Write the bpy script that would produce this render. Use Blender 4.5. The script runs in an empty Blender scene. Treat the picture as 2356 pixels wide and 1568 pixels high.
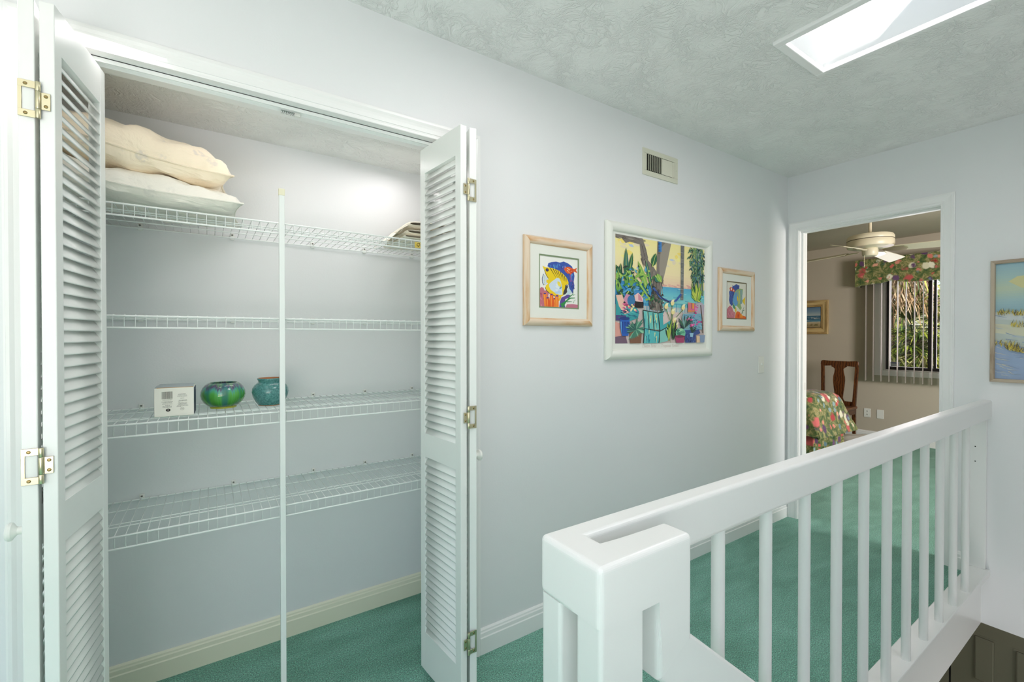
import bpy, bmesh, math, random
from mathutils import Vector, Matrix
random.seed(7)
S = bpy.context.scene
COL = S.collection
PI = math.pi

# ------------------------------------------------------------------ camera
def set_camera():
    cd = bpy.data.cameras.new('camera'); co = bpy.data.objects.new('camera', cd); COL.objects.link(co)
    yaw, pitch = .5915, -.0086
    fw = Vector((math.sin(yaw)*math.cos(pitch), math.cos(yaw)*math.cos(pitch), math.sin(pitch)))
    r = Vector((math.cos(yaw), -math.sin(yaw), 0)); u = r.cross(fw)
    m = Matrix.Identity(4)
    for i in range(3):
        m[i][0] = r[i]; m[i][1] = u[i]; m[i][2] = -fw[i]
    m.translation = Vector((0, -1.597, 1.2929))
    co.matrix_world = m
    cd.sensor_width = 36; cd.sensor_fit = 'HORIZONTAL'
    cd.lens = 36*1037.14/2356; cd.clip_start = .02; cd.clip_end = 200
    S.camera = co
set_camera()

# ------------------------------------------------------------------ sky, sun, daylight and added fill lights
W = bpy.data.worlds.new('sky'); S.world = W; W.use_nodes = True
nt = W.node_tree; nt.nodes.clear()
sky = nt.nodes.new('ShaderNodeTexSky'); sky.sky_type = 'NISHITA'; sky.sun_disc = False
sky.sun_elevation = math.radians(42); sky.sun_rotation = math.radians(180); sky.air_density = 1.0; sky.dust_density = 1.5
bg = nt.nodes.new('ShaderNodeBackground'); bg.inputs['Strength'].default_value = .30
out = nt.nodes.new('ShaderNodeOutputWorld')
nt.links.new(sky.outputs[0], bg.inputs[0]); nt.links.new(bg.outputs[0], out.inputs[0])

def area(name, loc, aim, sx, sy, power, col=(1, 1, 1)):
    l = bpy.data.lights.new(name, 'AREA'); l.shape = 'RECTANGLE'; l.size = sx; l.size_y = sy; l.energy = power; l.color = col
    o = bpy.data.objects.new(name, l); COL.objects.link(o); o.location = loc
    o.rotation_euler = (Vector(aim)-Vector(loc)).to_track_quat('-Z', 'Y').to_euler()
    return o
sl = bpy.data.lights.new('sun', 'SUN'); sl.energy = 5.5; sl.angle = math.radians(.6); sl.color = (1, .95, .86)
so = bpy.data.objects.new('sun', sl); COL.objects.link(so)
so.rotation_euler = Vector((.34, .72, -.60)).to_track_quat('-Z', 'Y').to_euler()
LC = (1, .935, .95)
area('added_hall_fill', (-1.35, -3.36, 1.3), (-1.35, 0, 1.3), 1.9, 1.3, 4, LC)  # soft fill added behind the view; its window is made up
area('added_end_fill', (-2.96, -1.7, 1.4), (0, -1.7, 1.4), 1.6, 1.4, 3, LC)  # second added fill, from the left, at an invented opening
area('bounced_flash', (-.8, -2.4, .8), (-.75, -2.35, 3), 1.4, 1.2, 50, LC)
area('hall_ceiling_lamp', (.9, -.75, 2.41), (.9, -.75, 0), .42, .42, 4, LC)
area('daylight_skylight', (2.025, -1.165, 2.445), (2.025, -1.165, 0), .33, .88, 7, LC)
area('added_stairwell_fill', (2.6, -1.5, -1.2), (2.6, -1.4, 3),   .8, .6, 8, (1, .93, .92))  # uplight added to brighten the stairwell and lower door
area('added_closet_fill', (.15, .135, 2.07), (.05, .34, 0), 1.4, .05, 2.5, LC)  # unseen fill added behind the header to lift the closet interior
area('daylight_bedroom_window', (7.12, -.1, 1.45), (0, -.1, 1.2), 1.1, 1.1, 14, (1, .92, .95))
area('added_bedroom_fill', (4.2, -2.7, 1.5), (7, .9, 1.75), 1.0, 1.0, 80, (1, .93, .90))  # fill added to brighten the far bedroom wall, no such lamp seen

S.view_settings.view_transform = 'Standard'; S.view_settings.look = 'None'
S.view_settings.gamma = 1; S.view_settings.use_curve_mapping = False
S.view_settings.exposure = 0.14
try:
    S.cycles.max_bounces = 12; S.cycles.diffuse_bounces = 8; S.cycles.sample_clamp_indirect = 4.0
    S.cycles.caustics_reflective = False; S.cycles.caustics_refractive = False
    S.cycles.use_denoising = True
except Exception:
    pass

# ------------------------------------------------------------------ materials
def lin(c):
    return tuple(((x/255)/12.92 if x/255 <= .04045 else ((x/255+.055)/1.055)**2.4) for x in c)
class NT:
    def __init__(s, name):
        s.m = bpy.data.materials.new(name); s.m.use_nodes = True; s.t = s.m.node_tree
        s.b = s.t.nodes['Principled BSDF']; s.out = s.t.nodes['Material Output']
    def n(s, typ, **kw):
        nd = s.t.nodes.new('ShaderNode'+typ)
        for k, v in kw.items():
            if k in nd.inputs.keys(): nd.inputs[k].default_value = v
            else: setattr(nd, k, v)
        return nd
    def l(s, a, b): s.t.links.new(a, b)
    def coord(s, kind='Object', scale=(1, 1, 1)):
        c = s.n('TexCoord'); mp = s.n('Mapping'); mp.inputs['Scale'].default_value = scale
        s.l(c.outputs[kind], mp.inputs[0]); return mp.outputs[0]
    def noise(s, co, scale, detail=3, rough=.5, dist=0):
        n = s.n('TexNoise'); n.inputs['Scale'].default_value = scale; n.inputs['Detail'].default_value = detail
        n.inputs['Roughness'].default_value = rough; n.inputs['Distortion'].default_value = dist
        s.l(co, n.inputs['Vector']); return n.outputs['Fac']
    def ramp(s, f, stops, interp='LINEAR'):
        r = s.n('ValToRGB'); r.color_ramp.interpolation = interp; e = r.color_ramp.elements
        while len(e) < len(stops): e.new(.5)
        for i, (p, c) in enumerate(stops):
            e[i].position = p; e[i].color = (*c, 1) if len(c) == 3 else c
        s.l(f, r.inputs[0]); return r.outputs[0]
    def mix(s, f, a, b):
        m = s.n('Mix', data_type='RGBA')
        for sock, v in ((m.inputs[0], f), (m.inputs[6], a), (m.inputs[7], b)):
            if hasattr(v, 'links') or hasattr(v, 'is_output'): s.l(v, sock)
            elif isinstance(v, (int, float)): sock.default_value = v
            else: sock.default_value = (*v, 1)
        return m.outputs[2]
    def bump(s, h, strength, dist):
        b = s.n('Bump'); b.inputs['Strength'].default_value = strength; b.inputs['Distance'].default_value = dist
        s.l(h, b.inputs['Height']); s.l(b.outputs[0], s.b.inputs['Normal']); return b
    def base(s, c):
        if hasattr(c, 'is_output'): s.l(c, s.b.inputs['Base Color'])
        else: s.b.inputs['Base Color'].default_value = (*c, 1)
    def set(s, **kw):
        for k, v in kw.items(): s.b.inputs[k.replace('_', ' ')].default_value = v
        return s.m
def plain(name, c, rough=.5, bump=0, bscale=80, **kw):
    t = NT(name); t.base(lin(c)); t.b.inputs['Roughness'].default_value = rough
    if bump:
        co = t.coord(); t.bump(t.noise(co, bscale, 4), bump, .002)
    for k, v in kw.items(): t.b.inputs[k.replace('_', ' ')].default_value = v
    return t.m
M = {}
M['wall'] = plain('mint_white_wall_paint', (228, 230, 231), .6, .12, 160)
M['wall_bed'] = plain('shade_toned_bedroom_paint', (192, 182, 166), .7, .2, 120)  # darker warm tone stands in for dim light on pale walls
M['trim'] = plain('white_trim_paint', (236, 237, 236), .28, .06, 25)
M['rail'] = plain('white_gloss_rail_paint', (235, 235, 234), .3, .16, 38)
M['trim_cream'] = plain('cream_closet_trim_paint', (232, 231, 210), .35, .06, 25)
M['door'] = plain('white_door_paint', (235, 237, 234), .3, .05, 30)
M['wire'] = plain('white_vinyl_wire', (238, 242, 240), .3)
M['plastic'] = plain('white_plastic', (232, 233, 228), .4)
M['almond'] = plain('almond_vent_metal', (214, 214, 196), .4)
M['dark'] = plain('shade_and_nail_dark', (26, 25, 20), .8)  # near-black for painted shade in recesses, also for nail heads
M['brass'] = plain('brass_plate', (212, 204, 172), .3, Metallic=1.0)
M['screw'] = plain('screw_steel', (150, 132, 90), .35, Metallic=1.0)
M['chrome'] = plain('chrome_pin', (220, 220, 215), .2, Metallic=1.0)
M['cap'] = plain('cream_plastic_cap', (236, 232, 205), .4)
M['white_print'] = plain('white_card', (232, 234, 226), .8)
M['green_mat'] = plain('green_mat_edge', (128, 146, 112), .8)
M['brown_mat'] = plain('brown_mat_edge', (120, 108, 82), .8)
M['frame_white'] = plain('white_lacquer_frame', (234, 236, 228), .6)
M['tag'] = plain('yellow_label_tape', (232, 204, 96), .5)
M['ink'] = plain('black_ink', (40, 32, 20), .6)
M['grey_ink'] = plain('grey_ink', (120, 118, 112), .7)
M['pink_ink'] = plain('pale_pink_ink', (214, 204, 196), .8)
M['blue_ink'] = plain('blue_ink', (60, 66, 120), .6)
M['box_white'] = plain('white_box_card', (238, 236, 226), .5)
M['box_navy'] = plain('navy_box_print', (34, 36, 78), .4)
M['box_grey'] = plain('grey_box_flap', (176, 186, 190), .6)
M['box_brown'] = plain('brown_box_edge', (196, 150, 84), .8)
M['black_alu'] = plain('black_window_aluminium', (28, 26, 26), .35)
M['vane'] = plain('taupe_vane_fabric', (176, 168, 160), .7)
M['fan'] = plain('cream_fan_enamel', (226, 218, 192), .35)
M['fan_dark'] = plain('fan_vent_slot', (70, 62, 48), .6)
M['pale_cushion'] = plain('pale_grey_cushion_cloth', (206, 204, 194), .9, .3, 60)
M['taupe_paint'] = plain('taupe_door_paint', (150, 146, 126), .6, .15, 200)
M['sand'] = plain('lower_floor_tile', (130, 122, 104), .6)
M['terracotta'] = plain('terracotta_glaze_lip', (178, 112, 62), .5)
M['rust'] = plain('rust_strike_plate', (140, 84, 48), .5, Metallic=.6)
M['trunk'] = plain('palm_trunk_bark', (126, 108, 84), .9, .8, 14)

def mk():
    # stomped ceiling plaster: ridges of joint compound
    t = NT('stomped_ceiling_plaster'); co = t.coord('Object', (1, 1, 1))
    n0 = t.n('TexNoise'); n0.inputs['Scale'].default_value = 5.0; n0.inputs['Detail'].default_value = 2; t.l(co, n0.inputs['Vector'])
    mm = t.n('VectorMath', operation='MULTIPLY_ADD'); t.l(n0.outputs['Color'], mm.inputs[0]); mm.inputs[1].default_value = (.22, .22, .22); t.l(co, mm.inputs[2])
    wn = t.n('TexNoise'); wn.inputs['Scale'].default_value = 30; wn.inputs['Detail'].default_value = 4; wn.inputs['Roughness'].default_value = .62
    wn.inputs['Distortion'].default_value = .6; t.l(mm.outputs[0], wn.inputs['Vector'])
    a = t.n('Math', operation='SUBTRACT'); t.l(wn.outputs['Fac'], a.inputs[0]); a.inputs[1].default_value = .5
    b = t.n('Math', operation='ABSOLUTE'); t.l(a.outputs[0], b.inputs[0])
    r = t.ramp(b.outputs[0], [(0, (1, 1, 1)), (.03, (.75, .75, .75)), (.10, (0, 0, 0))])
    pt = t.noise(co, 7, 2); pm = t.ramp(pt, [(.34, (.2, .2, .2)), (.54, (1, 1, 1))])
    m = t.n('Math', operation='MULTIPLY'); t.l(r, m.inputs[0]); t.l(pm, m.inputs[1])
    t.bump(m.outputs[0], .6, .005)
    t.base(lin((235, 236, 234))); M['ceiling'] = t.set(Roughness=.7)
    # popcorn bedroom ceiling
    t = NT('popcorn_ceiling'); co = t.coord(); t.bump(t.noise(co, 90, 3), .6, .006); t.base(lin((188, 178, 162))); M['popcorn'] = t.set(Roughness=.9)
    # carpet
    t = NT('teal_green_cut_pile_carpet'); co = t.coord()
    big = t.noise(t.coord('Object', (1.0, 2.6, 1)), 2.6, 3, .55, .8); fine = t.noise(co, 210, 2, .7); mid = t.noise(co, 60, 2)
    bc = t.ramp(big, [(.30, lin((96, 160, 138))), (.5, lin((112, 178, 156))), (.70, lin((130, 194, 174)))])
    fc = t.ramp(fine, [(.27, (.22, .24, .24)), (.5, (.9, .9, .9)), (.73, (1.95, 1.85, 1.85))])
    mx = t.n('Mix', data_type='RGBA', blend_type='MULTIPLY'); mx.inputs[0].default_value = 1.0
    t.l(bc, mx.inputs[6]); t.l(fc, mx.inputs[7])
    ad = t.n('Math', operation='ADD'); t.l(fine, ad.inputs[0]); t.l(mid, ad.inputs[1])
    t.bump(ad.outputs[0], 1.0, .008); t.base(mx.outputs[2]); M['carpet'] = t.set(Roughness=1.0, Sheen_Weight=.25)
    # pickled wood frame
    def wood(name, c1, c2, c3, sc):
        t = NT(name); co = t.coord('Object', (sc*.16, sc, sc)); n = t.noise(co, 6, 5, .6, 1.5)
        w = t.n('TexWave'); w.inputs['Scale'].default_value = 2.2; w.inputs['Distortion'].default_value = 7; w.inputs['Detail'].default_value = 2
        w.wave_type = 'BANDS'; w.bands_direction = 'Y'; t.l(co, w.inputs['Vector'])
        m = t.n('Math', operation='MULTIPLY'); t.l(n, m.inputs[0]); t.l(w.outputs['Fac'], m.inputs[1])
        t.base(t.ramp(m.outputs[0], [(.08, lin(c1)), (.3, lin(c2)), (.62, lin(c3))])); return t
    t = wood('pickled_oak_frame', (228, 208, 184), (222, 194, 160), (206, 158, 108), 9); M['oak'] = t.set(Roughness=.45)
    t = wood('driftwood_frame', (186, 172, 152), (176, 160, 140), (154, 136, 116), 9); M['driftwood'] = t.set(Roughness=.55)
    t = wood('tan_wood_frame', (206, 180, 128), (190, 160, 106), (150, 120, 76), 6); M['tan'] = t.set(Roughness=.5)
    t = wood('dark_walnut', (104, 62, 30), (84, 46, 20), (52, 26, 12), 5); M['walnut'] = t.set(Roughness=.35)
    # flat printed colours
    t = NT('printed_colours'); at = t.n('VertexColor'); at.layer_name = 'Col'; t.base(at.outputs['Color']); M['print'] = t.set(Roughness=.65)
    t = NT('leaf_colours'); at = t.n('VertexColor'); at.layer_name = 'Col'; t.base(at.outputs['Color'])
    tr = t.n('BsdfTranslucent'); t.l(at.outputs['Color'], tr.inputs[0]); ms = t.n('MixShader'); ms.inputs[0].default_value = .35
    t.l(t.b.outputs[0], ms.inputs[1]); t.l(tr.outputs[0], ms.inputs[2]); t.l(ms.outputs[0], t.out.inputs[0]); M['leafcol'] = t.set(Roughness=.4)
    # pillow cloths with a faint woven motif
    def cloth(name, c, motif, rough=.9):
        t = NT(name); co = t.coord(); v = t.n('TexVoronoi'); v.inputs['Scale'].default_value = 13; t.l(co, v.inputs['Vector'])
        r = t.ramp(v.outputs['Distance'], [(.0, (0, 0, 0)), (.12, (.6, .6, .6)), (.2, (.6, .6, .6)), (.26, (0, 0, 0))])
        n = t.noise(co, 60, 3); g = t.ramp(n, [(.42, (0, 0, 0)), (.56, (1, 1, 1))])
        m = t.n('Math', operation='MULTIPLY'); t.l(r, m.inputs[0]); t.l(g, m.inputs[1])
        t.base(t.mix(m.outputs[0], lin(c), lin(motif)))
        t.bump(t.noise(t.coord('Object', (1, 2.4, 1.5)), 9, 4, .55, 1.2), .55, .02); return t.set(Roughness=rough, Sheen_Weight=.2)
    M['cream_cloth'] = cloth('cream_pillow_ticking', (247, 233, 208), (214, 206, 196))
    M['white_cloth'] = cloth('white_pillow_cotton', (240, 237, 226), (222, 220, 212))
    M['linen'] = cloth('ivory_folded_linen', (242, 236, 220), (236, 228, 208))
    # majolica green bowl and teal pot
    t = NT('green_purple_drip_glaze'); c = t.n('TexCoord'); sx = t.n('SeparateXYZ'); t.l(c.outputs['Object'], sx.inputs[0])
    an = t.n('Math', operation='ARCTAN2'); t.l(sx.outputs['Y'], an.inputs[0]); t.l(sx.outputs['X'], an.inputs[1])
    cb = t.n('CombineXYZ'); t.l(an.outputs[0], cb.inputs[0]); cb.inputs[1].default_value = .3
    streak = t.noise(cb.outputs[0], 7.5, 3, .6)
    cb2 = t.n('CombineXYZ'); t.l(an.outputs[0], cb2.inputs[0]); big = t.noise(cb2.outputs[0], 1.6, 1)
    zz = t.n('MapRange'); zz.inputs[1].default_value = 0; zz.inputs[2].default_value = .095; t.l(sx.outputs['Z'], zz.inputs[0])
    s1 = t.n('Math', operation='MULTIPLY_ADD'); t.l(streak, s1.inputs[0]); s1.inputs[1].default_value = .75; t.l(zz.outputs[0], s1.inputs[2])
    s2 = t.n('Math', operation='SUBTRACT'); t.l(s1.outputs[0], s2.inputs[0]); s2.inputs[1].default_value = .34
    ver = t.ramp(s2.outputs[0], [(0, lin((196, 190, 70))), (.10, lin((40, 104, 46))), (.35, lin((72, 156, 50))), (.62, lin((90, 172, 84))), (.76, lin((84, 168, 150))), (.88, lin((92, 60, 112))), (.98, lin((110, 150, 120)))])
    bl = t.ramp(big, [(.50, (0, 0, 0)), (.62, (.7, .7, .7))])
    t.base(t.mix(bl, ver, lin((40, 104, 112)))); M['majolica'] = t.set(Roughness=.08, Coat_Weight=.6)
    t = NT('teal_pottery_glaze'); co = t.coord(); t.base(t.ramp(t.noise(co, 180, 3), [(.35, lin((62, 118, 118))), (.65, lin((98, 156, 152)))])); M['teal'] = t.set(Roughness=.18, Coat_Weight=.3)
    # floral chintz
    t = NT('floral_chintz'); co = t.coord()
    base = t.ramp(t.noise(co, 17, 5, .7, .6), [(.30, lin((34, 56, 44))), (.42, lin((72, 98, 52))), (.52, lin((116, 122, 70))), (.60, lin((176, 164, 112))), (.70, lin((66, 92, 96)))])
    cur = base
    for scale, th, c1, c2, off in ((6.5, .30, (168, 30, 44), (226, 120, 118), 0), (8, .24, (226, 222, 190), (240, 236, 214), 5.3), (8, .24, (84, 50, 92), (116, 84, 122), 9.1), (11, .2, (200, 70, 66), (240, 176, 150), 2.2), (10, .2, (70, 110, 130), (150, 176, 180), 7.7)):
        mp = t.n('Mapping'); mp.inputs['Location'].default_value = (off, off*.7, off*1.3); t.l(co, mp.inputs[0])
        nz = t.n('TexNoise'); nz.inputs['Scale'].default_value = 22; t.l(mp.outputs[0], nz.inputs['Vector'])
        mm = t.n('VectorMath', operation='MULTIPLY_ADD'); t.l(nz.outputs['Color'], mm.inputs[0]); mm.inputs[1].default_value = (.05, .05, .05); t.l(mp.outputs[0], mm.inputs[2])
        v = t.n('TexVoronoi'); v.inputs['Scale'].default_value = scale; v.inputs['Randomness'].default_value = 1; t.l(mm.outputs[0], v.inputs['Vector'])
        sep = t.n('SeparateColor'); t.l(v.outputs['Color'], sep.inputs[0])
        pick = t.n('Math', operation='GREATER_THAN'); t.l(sep.outputs[0], pick.inputs[0]); pick.inputs[1].default_value = .42
        d = t.ramp(v.outputs['Distance'], [(th, (1, 1, 1)), (th+.1, (0, 0, 0))])
        f = t.n('Math', operation='MULTIPLY'); t.l(d, f.inputs[0]); t.l(pick.outputs[0], f.inputs[1])
        cc = t.mix(sep.outputs[1], lin(c1), lin(c2)); cur = t.mix(f.outputs[0], cur, cc)
    t.base(cur); M['floral'] = t.set(Roughness=.75, Sheen_Weight=.1)
    # window glass
    t = NT('clear_window_glass'); g = t.n('BsdfTransparent'); gl = t.n('BsdfGlossy'); gl.inputs['Roughness'].default_value = .02
    fr = t.n('Fresnel'); fr.inputs[0].default_value = 1.45; ms = t.n('MixShader'); t.l(fr.outputs[0], ms.inputs[0]); t.l(g.outputs[0], ms.inputs[1]); t.l(gl.outputs[0], ms.inputs[2]); t.l(ms.outputs[0], t.out.inputs[0]); M['glass'] = t.m
    t = NT('acrylic_skylight_dome'); g = t.n('BsdfTransparent'); g.inputs[0].default_value = (.93, .95, .96, 1); t.l(g.outputs[0], t.out.inputs[0]); M['dome'] = t.m
mk()

# ------------------------------------------------------------------ mesh helpers
class MB:
    def __init__(s): s.bm = bmesh.new(); s.col = None
    def box(s, x0, x1, y0, y1, z0, z1, bev=0, seg=2, keep=None):
        r = bmesh.ops.create_cube(s.bm, size=1); vs = r['verts']
        for v in vs:
            v.co = Vector((x0 if v.co.x < 0 else x1, y0 if v.co.y < 0 else y1, z0 if v.co.z < 0 else z1))
        if bev:
            es = list({e for v in vs for e in v.link_edges if keep is None or keep(e)})
            bmesh.ops.bevel(s.bm, geom=es, offset=bev, segments=seg, profile=.5, affect='EDGES')
        return s
    def prism(s, pts, axis, a, b, bev=0, seg=2, keep=None):
        # pts: 2D outline in the other two axes (in x,y,z order), extruded from a to b along axis
        def P(p, t):
            return Vector({'x': (t, p[0], p[1]), 'y': (p[0], t, p[1]), 'z': (p[0], p[1], t)}[axis])
        v0 = [s.bm.verts.new(P(p, a)) for p in pts]; v1 = [s.bm.verts.new(P(p, b)) for p in pts]
        fs = [s.bm.faces.new(v0), s.bm.faces.new(v1[::-1])]
        n = len(pts)
        for i in range(n): fs.append(s.bm.faces.new((v0[i], v1[i], v1[(i+1) % n], v0[(i+1) % n])))
        bmesh.ops.recalc_face_normals(s.bm, faces=fs)
        if bev:
            es = list({e for f in fs for e in f.edges if keep is None or keep(e)})
            bmesh.ops.bevel(s.bm, geom=es, offset=bev, segments=seg, profile=.5, affect='EDGES')
        return s
    def tube(s, pts, r, n=6, cap=True):
        pts = [Vector(p) for p in pts]; rings = []; up = Vector((.13, .27, .95)).normalized()
        for i, p in enumerate(pts):
            d = (pts[min(i+1, len(pts)-1)]-pts[max(i-1, 0)]).normalized()
            a = d.cross(up)
            if a.length < 1e-3: a = d.cross(Vector((1, 0, 0)))
            a.normalize(); b = d.cross(a)
            rr = r[i] if isinstance(r, (list, tuple)) else r
            rings.append([s.bm.verts.new(p+(a*math.cos(2*PI*k/n)+b*math.sin(2*PI*k/n))*rr) for k in range(n)])
        for i in range(len(rings)-1):
            for k in range(n):
                s.bm.faces.new((rings[i][k], rings[i][(k+1) % n], rings[i+1][(k+1) % n], rings[i+1][k]))
        if cap: s.bm.faces.new(rings[0][::-1]); s.bm.faces.new(rings[-1])
        return s
    def lathe(s, prof, c=(0, 0, 0), n=32, axis='z', a0=0):
        c = Vector(c); rings = []
        for (r, h) in prof:
            ring = []
            for k in range(n if r > 1e-6 else 1):
                a = 2*PI*k/n+a0; u, v = r*math.cos(a), r*math.sin(a)
                ring.append(s.bm.verts.new(c+Vector({'z': (u, v, h), 'x': (h, u, v), 'y': (v, h, u)}[axis])))
            rings.append(ring)
        for A, B in zip(rings, rings[1:]):
            for k in range(n):
                k2 = (k+1) % n
                if len(A) == 1 and len(B) == 1: continue
                if len(A) == 1: s.bm.faces.new((A[0], B[k2], B[k]))
                elif len(B) == 1: s.bm.faces.new((A[k], A[k2], B[0]))
                else: s.bm.faces.new((A[k], A[k2], B[k2], B[k]))
        return s
    def grid(s, fn, nu, nv, wrapu=False):
        V = [[s.bm.verts.new(Vector(fn(i/(nu-1 if not wrapu else nu), j/(nv-1)))) for j in range(nv)] for i in range(nu)]
        for i in range(nu if wrapu else nu-1):
            for j in range(nv-1):
                a = V[(i+1) % nu]; s.bm.faces.new((V[i][j], a[j], a[j+1], V[i][j+1]))
        return V
    def cpoly(s, pts3, c):
        if s.col is None: s.col = s.bm.loops.layers.float_color.new('Col')
        try: f = s.bm.faces.new([s.bm.verts.new(Vector(p)) for p in pts3])
        except ValueError: return
        for l in f.loops: l[s.col] = (*c, 1)
    def build(s, name, mat, parent=None, smooth=False, recalc=False):
        if recalc: bmesh.ops.recalc_face_normals(s.bm, faces=s.bm.faces[:])
        me = bpy.data.meshes.new(name); s.bm.to_mesh(me); s.bm.free()
        me.materials.append(M[mat] if isinstance(mat, str) else mat)
        if smooth:
            me.polygons.foreach_set('use_smooth', [True]*len(me.polygons))
            try: me.set_sharp_from_angle(angle=math.radians(40))
            except Exception: pass
        o = bpy.data.objects.new(name, me); COL.objects.link(o)
        if parent: o.parent = parent
        return o
def thing(name, label, cat, loc=(0, 0, 0), rz=0, group=None):
    o = bpy.data.objects.new(name, None); COL.objects.link(o); o.location = loc; o.rotation_euler = (0, 0, rz); o.empty_display_size = .05
    o['label'] = label; o['category'] = cat
    if group: o['group'] = group
    return o
def tag(o, label, cat, group=None):
    o['label'] = label; o['category'] = cat
    if group: o['group'] = group
    return o
def struct(o, label=None):
    o['kind'] = 'structure'
    if label: o['label'] = label
    return o
def sbox(name, mat, label, *bx, bev=0):
    m = MB()
    for b in bx: m.box(*b, bev=bev)
    return struct(m.build(name, mat), label)
def copy_part(o, parent, loc=None, name=None):
    c = o.copy(); COL.objects.link(c); c.parent = parent
    if loc is not None: c.location = loc
    return c
def text(name, body, size, mat, parent, loc, rot, shear=0, align='CENTER'):
    cu = bpy.data.curves.new(name, 'FONT'); cu.body = body; cu.size = size; cu.align_x = align; cu.align_y = 'CENTER'; cu.shear = shear; cu.extrude = .0001
    cu.materials.append(M[mat]); tmp = bpy.data.objects.new(name, cu); COL.objects.link(tmp)
    dg = bpy.context.evaluated_depsgraph_get(); dg.update(); me = bpy.data.meshes.new_from_object(tmp.evaluated_get(dg))
    bpy.data.objects.remove(tmp); me.name = name
    if not me.materials: me.materials.append(M[mat])
    o = bpy.data.objects.new(name, me); COL.objects.link(o); o.parent = parent; o.location = loc; o.rotation_euler = rot
    return o

XF = 3.4715   # face of the wall with the bedroom door
H = 2.44
# ------------------------------------------------------------------ room shell
sbox('floor', 'carpet', 'teal green cut pile carpet of hall, closet and bedroom',
     (-3, .62, -3.4, 0, -.03, 0), (.62, XF+.1, -.985, 0, -.03, 0), (-.72, 1.1, 0, .66, -.03, 0), (XF+.1, 7.0, -3.5, 2.7, -.03, 0))
sbox('floor_slab', 'wall', 'plain underside of the upper floor',
     (.66, XF, -.985, .15, -.255, -.03), (XF+.1, 4.75, -2.1, 2.7, -.255, -.031))
T = .115
sbox('wall_left', 'wall', 'pale mint hall wall with the closet opening',
     (-3, -.369, 0, T, 0, H), (.867, XF+.1, 0, T, 0, H), (-.369, .867, 0, T, 2.061, H))
sbox('wall_far', 'wall', 'pale end wall with the bedroom doorway',
     (XF, XF+.1, -.061, 0, 0, H), (XF, XF+.1, -.985, -.842, 0, H), (XF, XF+.1, -.842, -.061, 2.06, H), (XF, XF+.1, -2.1, -.985, -.255, H))
sbox('wall_right', 'wall', 'plain wall along the far side of the stairwell', (.6, XF+.1, -2.2, -2.1, -2.7, H), (.6, .7, -3.4, -2.2, 0, H))
sbox('wall_behind', 'wall', 'hall wall behind with an opening added to let in light', (-3, -2.35, -3.5, -3.4, 0, H), (-.35, .7, -3.5, -3.4, 0, H), (-2.35, -.35, -3.5, -3.4, 0, .75), (-2.35, -.35, -3.5, -3.4, 2.3, H))
sbox('wall_end', 'wall', 'hall end wall with an opening added to let in light', (-3.1, -3, -3.5, -2.55, 0, H), (-3.1, -3, -.85, .115, 0, H), (-3.1, -3, -2.55, -.85, 0, .75), (-3.1, -3, -2.55, -.85, 2.3, H))
# ceiling with the skylight hole
sx0, sx1, sy0, sy1 = 1.857, 2.193, -1.62, -.727
sbox('ceiling', 'ceiling', 'stomped plaster hall ceiling around the skylight',
     (-3, sx0, -3.5, 0, H, H+.1), (sx1, XF, -3.5, 0, H, H+.1), (sx0, sx1, -3.5, sy0, H, H+.1), (sx0, sx1, sy1, 0, H, H+.1))
skl = bpy.data.objects.new('window_1', None); COL.objects.link(skl); skl.location = (2.025, -1.17, H); struct(skl, 'narrow skylight with a deep white shaft')
def L(p, o): return tuple(a-b for a, b in zip(p, o))
m = MB(); zt = 3.05
for b in ((sx0-.02, sx0+.003, sy0-.02, sy1+.02), (sx1-.003, sx1+.02, sy0-.02, sy1+.02), (sx0+.003, sx1-.003, sy0-.02, sy0+.003), (sx0+.003, sx1-.003, sy1-.003, sy1+.02)):
    m.box(b[0]-2.025, b[1]-2.025, b[2]+1.17, b[3]+1.17, .001, zt-H)
m.build('shaft', 'trim', skl)
for nm, b in (('moulding', (sx0-.030, sx0+.004, sy0-.03, sy1+.031)), ('moulding', (sx1-.004, sx1+.021, sy0-.03, sy1+.031)), ('moulding', (sx0, sx1, sy1-.004, sy1+.031)), ('moulding', (sx0, sx1, sy0-.031, sy0+.004))):
    MB().box(b[0]-2.025, b[1]-2.025, b[2]+1.17, b[3]+1.17, -.014, .002, bev=.004).build(nm, 'trim', skl)
MB().box(sx0-2.045, sx1-2.005, sy0+1.15, sy1+1.19, zt-H, zt-H+.006).build('pane', 'dome', skl)

# closet interior
CX0, CX1, CB, CZ = -.615, .97, .56, 2.11
sbox('wall_closet_back', 'wall', 'pale back wall inside the closet', (CX0-.1, CX1+.1, CB, CB+.1, 0, CZ))
sbox('wall_closet_left', 'wall', 'left side wall inside the closet', (CX0-.1, CX0, T, CB, 0, CZ))
sbox('wall_closet_right', 'wall', 'right side wall inside the closet', (CX1, CX1+.1, T, CB, 0, CZ))
sbox('ceiling_closet', 'ceiling', 'low stomped plaster ceiling inside the closet', (CX0-.1, CX1+.1, T, CB+.1, CZ, CZ+.05))
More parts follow.
